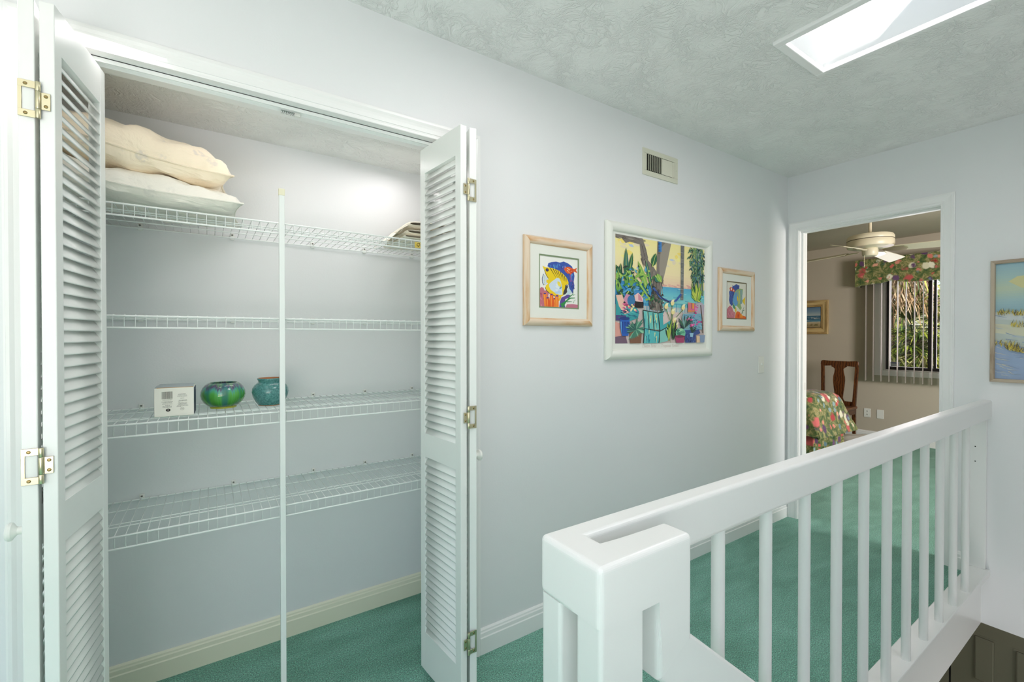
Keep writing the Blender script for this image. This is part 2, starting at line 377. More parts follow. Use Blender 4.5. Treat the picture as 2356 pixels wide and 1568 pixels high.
# bedroom
sbox('wall_bedroom_far', 'wall_bed', 'shade-toned beige bedroom wall with the window', (7, 7.12, .49, 2.7, 0, 2.5), (7, 7.12, -3.5, -.75, 0, 2.5), (7, 7.12, -.75, .49, 0, .88), (7, 7.12, -.75, .49, 2.06, 2.5))
sbox('wall_bedroom_left', 'wall_bed', 'shade-toned beige bedroom wall beyond the bed', (XF+.1, 7.12, 2.7, 2.8, 0, 2.5))
sbox('wall_bedroom_right', 'wall_bed', 'shade-toned beige bedroom wall with a second window opening', (XF+.1, 4.2, -3.6, -3.5, 0, 2.5), (5.8, 7.12, -3.6, -3.5, 0, 2.5), (4.2, 5.8, -3.6, -3.5, 0, .8), (4.2, 5.8, -3.6, -3.5, 2.1, 2.5))
sbox('wall_bedroom_near', 'wall_bed', 'bedroom side of the doorway wall', (XF+.1, XF+.115, -3.5, -.842, 0, 2.5), (XF+.1, XF+.115, -.061, 2.7, 0, 2.5), (XF+.1, XF+.115, -.842, -.061, 2.06, 2.5))
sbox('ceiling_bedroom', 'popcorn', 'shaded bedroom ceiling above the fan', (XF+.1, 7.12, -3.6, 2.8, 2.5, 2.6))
# lower storey seen through the stairwell
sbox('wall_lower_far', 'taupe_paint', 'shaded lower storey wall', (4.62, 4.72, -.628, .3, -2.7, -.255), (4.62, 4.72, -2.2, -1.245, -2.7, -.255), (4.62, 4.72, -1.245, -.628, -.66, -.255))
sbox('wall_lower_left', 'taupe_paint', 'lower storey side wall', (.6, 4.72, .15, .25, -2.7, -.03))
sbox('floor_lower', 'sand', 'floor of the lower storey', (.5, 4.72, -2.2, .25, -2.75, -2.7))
sbox('wall_stair_near', 'wall', 'wall below the upper landing', (.6, .66, -2.1, .15, -2.7, -.03))
m = MB()
for i in range(13):
    m.box(.72+.25*i, .72+.25*i+.29, -2.08, -1.16, -.2*(i+1)-.2, -.2*(i+1))
struct(m.build('stairs_floor', 'carpet'), 'carpeted flight of stairs dropping from the landing')

# ---------------------------------------------------------------- trims
def casing_prof(w, d):   # distance from the inner edge, height off the wall
    return [(0, 0), (0, d*.55), (w*.05, d*.62), (w*.12, d*.62), (w*.14, d*.5), (w*.24, d*.55), (w*.26, d*.68), (w*.50, d*.74), (w*.66, d*.82), (w*.80, d), (w*.91, d), (w*.93, d*.86), (w, d*.84), (w, 0)]
def casing(name, a0, a1, zt, z0, prof, put, mat, label):
    """three mitred legs round an opening a0..a1 up to zt; put(a, d, z) gives a point"""
    m = MB(); rows = []
    for (t, d) in prof:
        rows.append([m.bm.verts.new(Vector(put(*q))) for q in ((a0-t, d, z0), (a0-t, d, zt+t), (a1+t, d, zt+t), (a1+t, d, z0))])
    for A, B in zip(rows, rows[1:]):
        for k in range(3): m.bm.faces.new((A[k], A[k+1], B[k+1], B[k]))
    bmesh.ops.recalc_face_normals(m.bm, faces=m.bm.faces[:])
    return struct(m.build(name, mat), label)
casing('trim_1', -.355, .8525, 2.043, 0, casing_prof(.057, .017), lambda a, d, z: (a, -d, z), 'trim', 'moulded white casing around the closet opening')
casing('trim_2', -.8217, -.0745, 2.045, 0, casing_prof(.060, .017), lambda a, d, z: (XF-d, a, z), 'trim', 'moulded white casing around the bedroom doorway')
sbox('trim_3', 'trim', 'white jamb boards lining the closet opening', (-.369, -.350, 0, T+.002, 0, 2.043), (.848, .867, 0, T+.002, 0, 2.043), (-.369, .867, 0, T+.002, 2.043, 2.061))
sbox('trim_4', 'trim', 'white jamb boards and stops of the bedroom doorway',
     (XF-.001, XF+.116, -.0785, -.0605, 0, 2.041), (XF-.001, XF+.116, -.842, -.826, 0, 2.041), (XF-.001, XF+.116, -.842, -.0605, 2.041, 2.06),
     (XF+.03, XF+.065, -.0905, -.078, 0, 2.030), (XF+.03, XF+.065, -.8265, -.815, 0, 2.030), (XF+.03, XF+.065, -.8265, -.078, 2.030, 2.0415))
sbox('trim_5', 'rust', 'rust coloured strike plate on the door jamb', (XF+.0665, XF+.085, -.0835, -.078, .914, .966))
bp_ = [(0, 0), (0, .1), (.003, .1), (.008, .094), (.009, .088), (.012, .084), (.013, .070), (.016, .066), (.016, .0)]
def baseb(name, mat, label, axis, base, sgn, a, b):
    m = MB()
    if axis == 'x': m.prism([(base+sgn*p[0], p[1]) for p in bp_], 'x', a, b)
    else: m.prism([(base+sgn*p[0], p[1]) for p in bp_], 'y', a, b)
    return struct(m.build(name, mat), label)
baseb('baseboard_left', 'trim', 'white baseboard along the hall wall', 'x', 0, -1, .9095, XF)
baseb('baseboard_hall', 'trim', 'white baseboard left of the closet', 'x', 0, -1, -3, -.412)
baseb('baseboard_closet', 'trim_cream', 'cream baseboard across the closet back', 'x', CB, -1, CX0, CX1)
baseb('baseboard_far', 'trim', 'short white baseboard right of the doorway', 'y', XF, -1, -.945, -.8817)
baseb('baseboard_bedroom', 'trim', 'baseboard along the bedroom window wall', 'y', 7.0, -1, -3.5, 2.7)
sbox('trim_6', 'rail', 'white painted fascia board edging the stairwell', (.66, XF, -.995, -.985, -.258, .012))
# closet door track
tr = thing('door_track', 'white metal door track screwed under the closet header', 'track', (.25, .04, 2.043))
m = MB(); x0, x1 = -.60, .598
m.box(x0, x1, -.016, -.013, -.013, 0); m.box(x0, x1, .013, .016, -.013, 0); m.box(x0, x1, -.016, .016, -.002, 0)
m.build('channel', 'wire', tr)
m = MB(); 
for i in range(11): m.lathe([(.0, 0), (.006, 0), (.006, .0028), (0, .0028)], (-.052+i*.0055, .012, -.013), 8, 'x')
m.build('spring', 'chrome', tr)
MB().box(-.012, .006, .004, .02, -.019, -.007, bev=.002).build('spring_guide', 'plastic', tr)

# ---------------------------------------------------------------- louvred bifold doors
LW, LT, LZ0, LZ1 = .283, .0245, .028, 2.003
STI = .034
def leaf_mesh():
    m = MB(); w, t = LW, LT
    b = .0018
    m.box(0, STI, 0, t, LZ0, LZ1, bev=b); m.box(w-STI, w, 0, t, LZ0, LZ1, bev=b)
    for z0, z1 in ((LZ0, .175), (.842, .930), (1.908, LZ1)):
        m.box(STI-.003, w-STI+.003, .0003, t-.0003, z0, z1)
    me = bpy.data.meshes.new('door_leaf'); m.bm.to_mesh(me); m.bm.free(); me.materials.append(M['door']); return me
def slat_mesh():
    m = MB(); n = 10; prof = []
    hw, th = .0203, .0032; ang = math.radians(57)
    for k in range(n):
        a = 2*PI*k/n; p, q = hw*math.copysign(abs(math.cos(a))**.75, math.cos(a)), th*math.sin(a)
        # long axis rises from the front face (y=0, low) to the back face (y=t, high)
        prof.append((p*math.cos(ang)-q*math.sin(ang), p*math.sin(ang)+q*math.cos(ang)))
    m.prism(prof, 'x', STI-.004, LW-STI+.004)
    me = bpy.data.meshes.new('slat'); m.bm.to_mesh(me); m.bm.free(); me.materials.append(M['door'])
    me.polygons.foreach_set('use_smooth', [len(p.vertices) == 4 for p in me.polygons]); return me
LEAF, SLAT = leaf_mesh(), slat_mesh()
def door(name, label, px, flip, lead, pivot, knob_side):
    root = bpy.data.objects.new(name, None); COL.objects.link(root); root.location = (px, -.25, 0); root['kind'] = 'structure'; root['label'] = label
    for k, (f, b) in enumerate((lead, pivot)):
        # f, b: world xy of the front and back corner of the leaf's FRONT face (louvres slope down to it)
        f, b = Vector(f), Vector(b); d = (b-f).normalized()
        lf = bpy.data.objects.new('door_leaf', LEAF); COL.objects.link(lf); lf.parent = root
        # thickness direction: towards the partner leaf
        side = Vector((-d.y, d.x))
        oth = Vector((pivot if k == 0 else lead)[0])-f
        s = 1 if side.dot(oth) > 0 else -1
        mt = Matrix(((d.x, s*side.x, 0, f.x-px), (d.y, s*side.y, 0, f.y+.25), (0, 0, 1, 0), (0, 0, 0, 1)))
        lf.matrix_basis = mt if s == 1 else mt
        for z0, z1 in ((.175, .842), (.930, 1.908)):
            n = round((z1-z0)/.0268)
            for i in range(n):
                so_ = bpy.data.objects.new('slat', SLAT); COL.objects.link(so_); so_.parent = lf
                so_.location = (0, LT/2, z0+(i+.5)*(z1-z0)/n)
    return root
def hinge(root, xk, zc, sgn):
    """flush hinge on the front edges: the big cut-out plate goes to sgn side (pivot leaf), the small one to the other"""
    m = MB(); y = -.0022
    xa, xb = sgn*.0045, sgn*.0305
    def bx(a, b, z0, z1): m.box(min(a, b), max(a, b), y, y+.0018, z0, z1, bev=.0004, seg=1)
    bx(xa, xb, zc+.023, zc+.038); bx(xa, xb, zc-.038, zc-.023); bx(xb-sgn*.006, xb, zc-.0235, zc+.0235)
    bx(-sgn*.0045, -sgn*.0185, zc-.018, zc+.018)
    for z0, z1 in ((zc+.0185, zc+.038), (zc-.018, zc+.018), (zc-.038, zc-.0185)):
        m.lathe([(0, z0), (.0040, z0), (.0045, z0+.0008), (.0045, z1-.0008), (.0040, z1), (0, z1)], (0, y-.001, 0), 10)
    o = m.build('hinge', 'brass', root, smooth=True); o.location = (xk, 0, 0)
    for (xs, zs) in ((sgn*.019, zc+.0305), (sgn*.019, zc-.0305), (-sgn*.0118, zc+.0105), (-sgn*.0118, zc-.0105)):
        q = MB(); q.lathe([(0, -.0012), (.0022, -.0011), (.0036, 0), (.0036, .0005)], (xs, y, zs), 10, 'y')
        q.box(xs-.002, xs+.002, y-.0014, y-.0010, zs-.0004, zs+.0004); q.build('screw', 'screw', o)
def knob(root, loc, sgn):
    m = MB(); m.lathe([(0, 0), (.013, 0), (.012, .004), (.0085, .008), (.008, .014), (.012, .018), (.0185, .022), (.0195, .027), (.017, .031), (.008, .0335), (0, .034)], (0, 0, 0), 20, 'x')
    if sgn < 0:
        for v in m.bm.verts: v.co.x *= -1
        bmesh.ops.reverse_faces(m.bm, faces=m.bm.faces[:])
    o = m.build('knob', 'plastic', root, smooth=True); o.location = loc
# left pair: lead leaf (its louvred front looks +X into the opening), pivot leaf by the jamb
d1 = door('door_1', 'left louvred white bifold closet door, folded open', -.296, 0, ((-.2711, -.25), (-.2302, .03)), ((-.3262, -.25), (-.341, .033)), -1)
d2 = door('door_2', 'right louvred white bifold closet door, folded open', .727, 0, ((.6982, -.25), (.672, .03)), ((.7589, -.25), (.824, .026)), 1)
for zc in (1.790, 1.021, .252):
    hinge(d1, 0.0, zc, -1); hinge(d2, 0.0, zc, 1)
knob(d1, (-.328+.296-.002, .05, .876), -1); knob(d2, (.7705-.727+.0015, .05, .873), 1)

# ---------------------------------------------------------------- wire shelves
SX0, SX1, SYB, SYF = CX0+.004, CX1-.004, .551, .185
def wire_mesh():
    m = MB(); m.tube([(0, SYB, .0035), (0, SYF+.004, .0035), (0, SYF-.001, .001), (0, SYF-.003, -.004), (0, SYF-.003, -.036)], .0013, 5)
    me = bpy.data.meshes.new('wire'); m.bm.to_mesh(me); m.bm.free(); me.materials.append(M['wire'])
    me.polygons.foreach_set('use_smooth', [True]*len(me.polygons)); return me
WIRE = wire_mesh()
def clip_mesh():
    m = MB(); m.box(-.008, .008, -.010, 0, -.008, .018, bev=.003); m.lathe([(0, -.011), (.003, -.0108), (.0045, -.0095)], (0, 0, .011), 10, 'y')
    me = bpy.data.meshes.new('wall_clip'); m.bm.to_mesh(me); m.bm.free(); me.materials.append(M['plastic']); return me
CLIP = clip_mesh()
def clip_screw():
    m = MB(); m.lathe([(0, -.0135), (.0026, -.013), (.0034, -.0115), (.0034, -.009)], (0, 0, .011), 10, 'y')
    me = bpy.data.meshes.new('clip_screw'); m.bm.to_mesh(me); m.bm.free(); me.materials.append(M['grey_ink']); return me
CSCREW = clip_screw()
def shelf(z, label, group):
    s = thing('wire_shelf', label, 'shelf', (0, 0, z), 0, group)
    for (y, dz, r) in ((SYB, 0, .0030), (.442, 0, .0022), (.302, 0, .0022), (.272, 0, .0022), (SYF, 0, .0030), (SYF-.003, -.036, .0030)):
        MB().tube([(SX0, y, dz), (SX1, y, dz)], r, 8).build('rod', 'wire', s, smooth=True)
    n = int((SX1-SX0)/.0259); x = -.2385
    while x-.0259 > SX0+.005: x -= .0259
    while x < SX1-.004:
        w = bpy.data.objects.new('wire', WIRE); COL.objects.link(w); w.parent = s; w.location = (x, 0, 0); x += .0259
    for xc in (-.21, .0795, .381, .608, .84):
        c = bpy.data.objects.new('wall_clip', CLIP); COL.objects.link(c); c.parent = s; c.location = (xc, CB, 0)
        q = bpy.data.objects.new('clip_screw', CSCREW); COL.objects.link(q); q.parent = c
    return s
shelf(1.694, 'top white wire shelf, holding pillows and folded linen', 'wire closet shelves')
shelf(1.3575, 'empty white wire shelf at eye level, second from top', 'wire closet shelves')
shelf(1.028, 'white wire shelf holding the box and two pots', 'wire closet shelves')
shelf(.693, 'lowest white wire shelf, empty, above the carpet', 'wire closet shelves')
# rust and tape stains left on the wire fronts
po = thing('support_pole', 'thin white vertical pole with cream cap before the closet shelves', 'pole', (.2125, .166, 0))
MB().box(-.0088, .0088, -.0065, .0065, 0, 1.79, bev=.0015).build('pole_shaft', 'wire', po)
MB().box(-.0098, .0098, -.0078, .0078, 1.787, 1.811, bev=.002).build('pole_cap', 'cap', po)

# tag reading Queen, taped to the top shelf's lip
tg = thing('shelf_tag', 'yellow paper tag handwritten Queen on the top shelf lip', 'label', (.742, SYF-.0062, 1.675))
MB().box(-.034, .034, -.0006, .0006, -.0115, .0115).build('tag_paper', 'tag', tg)
text('tag_writing', 'Queen', .019, 'ink', tg, (-.002, -.0012, .0015), (PI/2, 0, 0), .35)

# ---------------------------------------------------------------- linen on the top shelf
def pillow(name, label, mat, loc, rot, Lx, Ly, Hz, seed, group=None, droop=0):
    rnd = random.Random(seed); ph = [rnd.uniform(0, 6.3) for _ in range(12)]
    t = thing(name, label, 'pillow', loc, 0, group); t.rotation_euler = rot
    m = MB(); n = 44; k = 26
    def pos(u, v, sg):
        ex = 1-.075*(1-abs(v)**2.2)*abs(u)**3; ey = 1-.10*(1-abs(u)**2.2)*abs(v)**3
        x = Lx*u*ex; y = Ly*v*ey
        a = max(0, 1-abs(u)**4.2)*max(0, 1-abs(v)**3.2); h = Hz*a**.40
        edge = (1-a)
        h += .010*math.sin(9*u+4*v+ph[0])*a+.006*math.sin(17*u-9*v+ph[1])*a**.5*(.3+edge)+.007*math.sin(23*(u*v)+ph[2])*a**.5
        h += .006*math.sin(30*math.atan2(v, u+.001)+ph[3])*a**.6*edge
        z = sg*max(h, 0)*(1 if sg > 0 else .66)
        z += droop*u*abs(u)+.010*math.sin(3*u+ph[4])*edge
        return (x, y, z)
    top = m.grid(lambda i, j: pos(i*2-1, j*2-1, 1), n, k)
    bot = m.grid(lambda i, j: pos(i*2-1, j*2-1, -1), n, k)
    bmesh.ops.remove_doubles(m.bm, verts=m.bm.verts[:], dist=.0006); bmesh.ops.recalc_face_normals(m.bm, faces=m.bm.faces[:])
    m.build('pillow_body', mat, t, smooth=True)
    m = MB(); pts = []
    for q in range(121):
        s = q/120*4; e = int(s) % 4; f = s-int(s); c = f*2-1
        u, v = ((c, -1), (1, c), (-c, 1), (-1, -c))[e]
        pts.append(pos(u, v, 0))
    m.tube(pts, .0028, 5, cap=False); m.build('seam', mat, t, smooth=True)
    return t
pillow('bed_pillow', 'white cotton bed pillow, lower one on the top shelf', 'white_cloth', (-.235, .335, 1.758), (0, .05, -.04), .34, .185, .058, 3, 'pillows on the top shelf', droop=-.014)
pillow('bed_pillow', 'cream bed pillow lying atop the white one', 'cream_cloth', (-.265, .345, 1.884), (.08, .10, .03), .335, .185, .086, 11, 'pillows on the top shelf', droop=-.006)
def linen():
    t = thing('folded_linen', 'ivory linen folded in layers behind the yellow tag', 'linen', (.80, .36, 1.698))
    def slab(x0, x1, y0, y1, z0, z1, sh, seed):
        rnd = random.Random(seed); p = [rnd.uniform(0, 6) for _ in range(4)]
        m = MB(); r = (z1-z0)/2; n = 26; k = 16
        prof = []
        for q in range(k):
            a = 2*PI*q/k; prof.append((a, math.cos(a), math.sin(a)))
        def fn(i, j):
            s = j*(k); a = 2*PI*j
            cx, cz = math.copysign(abs(math.cos(a))**.35, math.cos(a)), math.copysign(abs(math.sin(a))**.8, math.sin(a))
            w = (1-abs(2*i-1)**8)**.5 if 0 < i < 1 else 0
            x = x0+(x1-x0)*(.5+.5*cx*(.96+.04*w)); y = y0+(y1-y0)*i
            z = (z0+z1)/2+r*cz*(.35+.65*w)+sh*(x-x0)+.003*math.sin(14*x+p[0])+.003*math.sin(17*y+p[1])
            return (x, y, z)
        m.grid(fn, n, 25); bmesh.ops.remove_doubles(m.bm, verts=m.bm.verts[:], dist=.0005); bmesh.ops.recalc_face_normals(m.bm, faces=m.bm.faces[:])
        return m.build('folded_layer', 'linen', t, smooth=True)
    slab(-.125, .15, -.15, .14, .005, .030, 0, 1); slab(-.115, .15, -.15, .13, .026, .056, 0, 2); slab(-.100, .15, -.14, .13, .054, .088, .02, 3)
    # edge of the clear sleeve sloping down at the left
    m = MB(); m.grid(lambda i, j: (-.10-.075*i, -.15+.27*j, .066-.060*i+.006*math.sin(9*j+3*i)), 8, 10); m.build('sloping_hem', 'linen', t, smooth=True)
linen()

# ---------------------------------------------------------------- box and pots on the third shelf
ZS = 1.0333
bx = thing('carton', 'small white carton printed with a barcode, standing upside down', 'box', (-.0945, .306, ZS), -.035)
w2, d2, h2 = .0525, .05, .093
MB().box(-w2, w2, -d2, d2, 0, h2).build('carton_body', 'box_white', bx)
for s in (-1, 1):
    MB().box(s*w2-.0004, s*w2+.0004, -d2+.0008, d2-.001, .001, h2-.002).build('side_print', 'box_navy', bx)
m = MB(); m.grid(lambda i, j: ((i*2-1)*w2*(.99-.07*j), -d2+.1*j, h2+.0012+.006*math.sin(PI*min(1, j*1.4))*math.sin(PI*(i*.8+.1))+.004*j), 10, 8); m.build('top_flap', 'box_grey', bx, smooth=True)
MB().box(-w2+.006, w2-.002, -d2+.0002, -d2+.003, h2-.0005, h2+.0016).build('flap_edge', 'box_brown', bx)
m = MB(); x = -.033; rnd = random.Random(4)
while x < -.005:
    w = rnd.choice((.0005, .0008, .0012)); m.box(x, x+w, -d2-.0003, -d2, .057, .081); x += w+rnd.choice((.0006, .0009, .0013))
m.build('barcode', 'ink', bx)
m = MB()
for (xa, xb, z) in ((-.031, -.006, .054), (-.034, -.004, .048), (-.030, -.006, .0445), (-.032, -.005, .0405), (-.024, -.012, .036), (-.031, -.007, .033), (-.031, -.007, .030), (.010, .031, .071), (.009, .033, .0675), (.008, .034, .064), (.016, .026, .0575), (.012, .034, .051), (.010, .034, .048), (.011, .034, .043), (.009, .034, .0395), (.010, .035, .036), (.007, .037, .033), (.006, .018, .030)):
    x = xa
    while x < xb:
        w = rnd.uniform(.0012, .004); m.box(x, min(x+w, xb), -d2-.0003, -d2, z-.0006, z+.0006); x += w+.0008
m.build('small_print', 'grey_ink', bx)
m = MB()
for k in range(20):
    a, b = 2*PI*k/20, 2*PI*(k+1)/20
    for (r0, r1, cx, cz) in ((.0048, .0053, .021, .0225),):
        m.cpoly([(cx+r*math.cos(q), -d2-.0004, cz+r*math.sin(q)) for r, q in ((r0, a), (r1, a), (r1, b), (r0, b))], lin((120, 118, 112)))
    m.cpoly([(-.0165, -d2-.0004, .0205)]+[(-.0165+.0062*math.cos(q), -d2-.0004, .0205+.0048*math.sin(q)) for q in (a, b)], lin((48, 46, 42)))
m.build('round_marks', 'print', bx)
text('mark_letters', 'UL', .0058, 'grey_ink', bx, (.021, -d2-.0006, .0225), (PI/2, PI, 0))
text('mark_letters', 'e', .0085, 'box_white', bx, (-.0165, -d2-.0008, .0205), (PI/2, PI, 0))

def pot(name, label, cat, loc, prof, mat, inner, n=48, foot=None):
    t = thing(name, label, cat, loc)
    MB().lathe(prof, (0, 0, 0), n).build('body', mat, t, smooth=True)
    MB().lathe(inner[1], (0, 0, 0), n).build('inside', inner[0], t, smooth=True)
    if foot: MB().lathe(foot[1], (0, 0, 0), n).build('foot_ring', foot[0], t, smooth=True)
    return t
M['yellow_glaze'] = plain('yellow_foot_glaze', (196, 190, 80), .2)
pot('drip_glaze_bowl', 'round green drip-glazed bowl with purple streaks, beside the carton', 'bowl', (.0425, .383, ZS),
    [(0, .005), (.040, .005), (.050, .010), (.062, .022), (.069, .036), (.0715, .048), (.070, .061), (.064, .076), (.056, .086), (.049, .091), (.0455, .0925), (.043, .0905)], 'majolica',
    ('majolica', [(.043, .0905), (.050, .080), (.060, .06), (.06, .04), (.045, .02), (0, .014)]), foot=('yellow_glaze', [(.036, 0), (.0415, 0), (.0425, .004), (.040, .009), (.036, .009)]))
pot('teal_pot', 'squat teal pottery jar with a terracotta-coloured inside', 'pot', (.1955, .368, ZS),
    [(0, 0), (.041, 0), (.0425, .003), (.052, .016), (.060, .034), (.0635, .050), (.0615, .064), (.053, .078), (.0445, .085), (.0405, .0885), (.0425, .094), (.0455, .099), (.0447, .102), (.042, .1028)], 'teal',
    ('terracotta', [(.0421, .1027), (.039, .098), (.037, .088), (.050, .075), (.057, .05), (.040, .01), (0, .008)]), foot=('terracotta', [(.038, -.0004), (.0412, -.0004), (.0422, .0022), (.0405, .003)]))

# ---------------------------------------------------------------- stair railing
rl = thing('stair_railing', 'white painted railing with round balusters beside the stairwell', 'railing', (.4705, -1.0, 0))
RX, RY = .4705, -1.0
def lx(pts): return [(p[0]-RX, p[1]-RY) for p in pts]
m = MB()
ol = lx([(RX, -.982), (XF, -.982), (XF, -1.030), (.537, -1.030), (.537, -1.0665), (RX, -1.0665)])
def ke(e):
    a, b = (v.co for v in e.verts)
    if a.x > XF-RX-.01 and b.x > XF-RX-.01: return False
    if abs(a.y+.0665) < 1e-4 and abs(b.y+.0665) < 1e-4: return False
    return True
m.prism(ol, 'z', .857, .955, bev=.010, seg=6, keep=ke); m.build('top_rail', 'rail', rl)
m = MB(); sl_ = -.821
Z = lambda x: .779+(x-.692)*sl_
pts = [(RX, .955), (.537, .955), (.692, .955), (.692, .779), (.6035, .734), (.6035, .8635), (RX, .8635)]
def ke2(e):
    a, b = (v.co for v in e.verts)
    if abs(a.y+.0665) < 1e-4 and abs(b.y+.0665) < 1e-4 and (a.x < .07 and b.x < .07): return False
    if abs(a.y-b.y) > 1e-4 and a.x < .001 and abs(a.z-.955) > .2: return False
    zz = sorted((a.z, b.z))
    if zz[1] < .79 : return False
    if abs(zz[0]-.8635) < 1e-3 and abs(zz[1]-.8635) < 1e-3 : return False
    return True
m.prism([(p[0]-RX, p[1]) for p in pts], 'y', -.127, -.0665, bev=.010, seg=6, keep=ke2); m.build('rail_return', 'rail', rl)
m = MB(); xe = 3.1
dpts = [(.692, .7785), (xe, .7785+(xe-.692)*sl_), (xe, .734+(xe-.6035)*sl_), (.6035, .7335)]
def ke3(e):
    a, b = (v.co for v in e.verts); return not (max(a.x, b.x) < .25)
m.prism([(p[0]-RX, p[1]) for p in dpts], 'y', -.1268, -.0668, bev=.008, seg=5, keep=ke3); m.build('descending_handrail', 'rail', rl)
vert = lambda e: abs(e.verts[0].co.z-e.verts[1].co.z) > .1
MB().box(.003, .098, -.0335, .0165, 0, .8575, bev=.007, seg=5, keep=vert).build('newel_board', 'rail', rl)
MB().box(.003, .0985, -.1255, -.0705, -.25, .864, bev=.007, seg=5, keep=vert).build('newel_board', 'rail', rl)
m = MB(); m.lathe([(0, .03), (.0148, .03), (.0148, .88), (0, .88)], (0, 0, 0), 20)
b0 = m.build('baluster', 'rail', rl, smooth=True)
for i in range(11):
    x = (.966+.2118*i)-RX
    if i == 0: b0.location = (x, -.006, 0)
    else: copy_part(b0, rl, (x, -.006, 0))
MB().box(.02, XF-RX, -.030, .052, .012, .045, bev=.004, seg=2).build('bottom_rail', 'rail', rl)
MB().box(XF-RX-.022, XF-RX, -.0145, .050, .045, .858, bev=.003).build('wall_stile', 'rail', rl)
for z in (.83, .70, .62):
    m = MB(); m.lathe([(0, -.0015), (.0026, -.0012), (.003, .0005)], (XF-RX-.022, .028, z), 8, 'x'); m.build('nail', 'dark', rl)

# ---------------------------------------------------------------- picture frames
def flat_quad(name, mat, parent, w, h, y):
    m = MB(); m.box(-w/2, w/2, y, y+.0015, -h/2, h/2); return m.build(name, mat, parent)
def frame_rails(parent, w, h, rw, dep, mat, name='frame_rail', style='round'):
    """four mitred rails; local: x right, z up, -y out of the wall"""
    if style == 'round': prof = [(0, 0), (0, -dep*.45), (rw*.12, -dep*.72), (rw*.35, -dep*.97), (rw*.6, -dep), (rw*.85, -dep*.82), (rw, -dep*.5), (rw, 0)]
    elif style == 'step': prof = [(0, 0), (0, -dep*.4), (rw*.2, -dep*.45), (rw*.24, -dep*.62), (rw*.62, -dep*.72), (rw*.68, -dep*.95), (rw*.95, -dep), (rw, -dep*.85), (rw, 0)]
    else: prof = [(0, 0), (0, -dep*.8), (rw*.15, -dep), (rw*.85, -dep*.95), (rw, -dep*.8), (rw, 0)]
    for (ln, off, ang) in ((w-2*rw, h/2-rw, 0), (w-2*rw, h/2-rw, PI), (h-2*rw, w/2-rw, PI/2), (h-2*rw, w/2-rw, -PI/2)):
        m = MB(); rows = []
        for (t, d) in prof:
            rows.append([m.bm.verts.new((sg*(ln/2+t), d, t)) for sg in (-1, 1)])
        for A, B in zip(rows, rows[1:]): m.bm.faces.new((A[0], A[1], B[1], B[0]))
        m.bm.faces.new([r[0] for r in rows]); m.bm.faces.new([r[1] for r in rows][::-1])
        bmesh.ops.recalc_face_normals(m.bm, faces=m.bm.faces[:])
        o = m.build(name, mat, parent, smooth=True)
        o.rotation_euler = (0, ang, 0)
        o.location = (math.sin(ang)*off, 0, math.cos(ang)*off)
class Art:
    """flat print: painted areas given in 0..1 (x right, y down), each laid a hair above the one before"""
    def __init__(s, w, h, y0, step=9e-6): s.m = MB(); s.w, s.h, s.y, s.st = w, h, y0, step
    def P(s, x, y): return ((min(max(x, 0), 1)-.5)*s.w, s.y, (.5-min(max(y, 0), 1))*s.h)
    def poly(s, pts, c):
        s.y -= s.st; q = [s.P(*p) for p in pts]
        s.m.cpoly(q, lin(c))
    def rect(s, x0, y0, x1, y1, c): s.poly([(x0, y0), (x1, y0), (x1, y1), (x0, y1)], c)
    def ell(s, cx, cy, rx, ry, c, n=14, rot=0):
        s.poly([(cx+rx*math.cos(a)*math.cos(rot)-ry*math.sin(a)*math.sin(rot), cy+rx*math.cos(a)*math.sin(rot)+ry*math.sin(a)*math.cos(rot)) for a in (2*PI*k/n for k in range(n))], c)
    def stroke(s, pts, w, c, taper=True):
        n = len(pts); Lf, Rt = [], []
        for i, p in enumerate(pts):
            a, b = pts[max(i-1, 0)], pts[min(i+1, n-1)]; dx, dy = b[0]-a[0], b[1]-a[1]; d = math.hypot(dx, dy) or 1
            ww = w*(1-.75*i/(n-1)) if taper else w
            Lf.append((p[0]-dy/d*ww/2, p[1]+dx/d*ww/2)); Rt.append((p[0]+dy/d*ww/2, p[1]-dx/d*ww/2))
        s.poly(Lf+Rt[::-1], c)
    def leaf(s, x, y, x2, y2, w, c, c2=None):
        mx, my = (x+x2)/2, (y+y2)/2; dx, dy = x2-x, y2-y; d = math.hypot(dx, dy) or 1; px, py = -dy/d*w/2, dx/d*w/2
        s.poly([(x, y), (x+dx*.25+px*.8, y+dy*.25+py*.8), (mx+px, my+py), (x2-dx*.2+px*.6, y2-dy*.2+py*.6), (x2, y2), (x2-dx*.2-px*.6, y2-dy*.2-py*.6), (mx-px, my-py), (x+dx*.25-px*.8, y+dy*.25-py*.8)], c)
        if c2: s.stroke([(x, y), (x2, y2)], w*.16, c2)
    def grad(s, x0, y0, x1, y1, cols, n=16):
        for i in range(n):
            f = i/(n-1)*(len(cols)-1); k = min(int(f), len(cols)-2); g = f-k
            s.rect(x0, y0+(y1-y0)*i/n, x1, y0+(y1-y0)*(i+1)/n, tuple(cols[k][j]*(1-g)+cols[k+1][j]*g for j in range(3)))
    def build(s, name, parent): return s.m.build(name, 'print', parent)

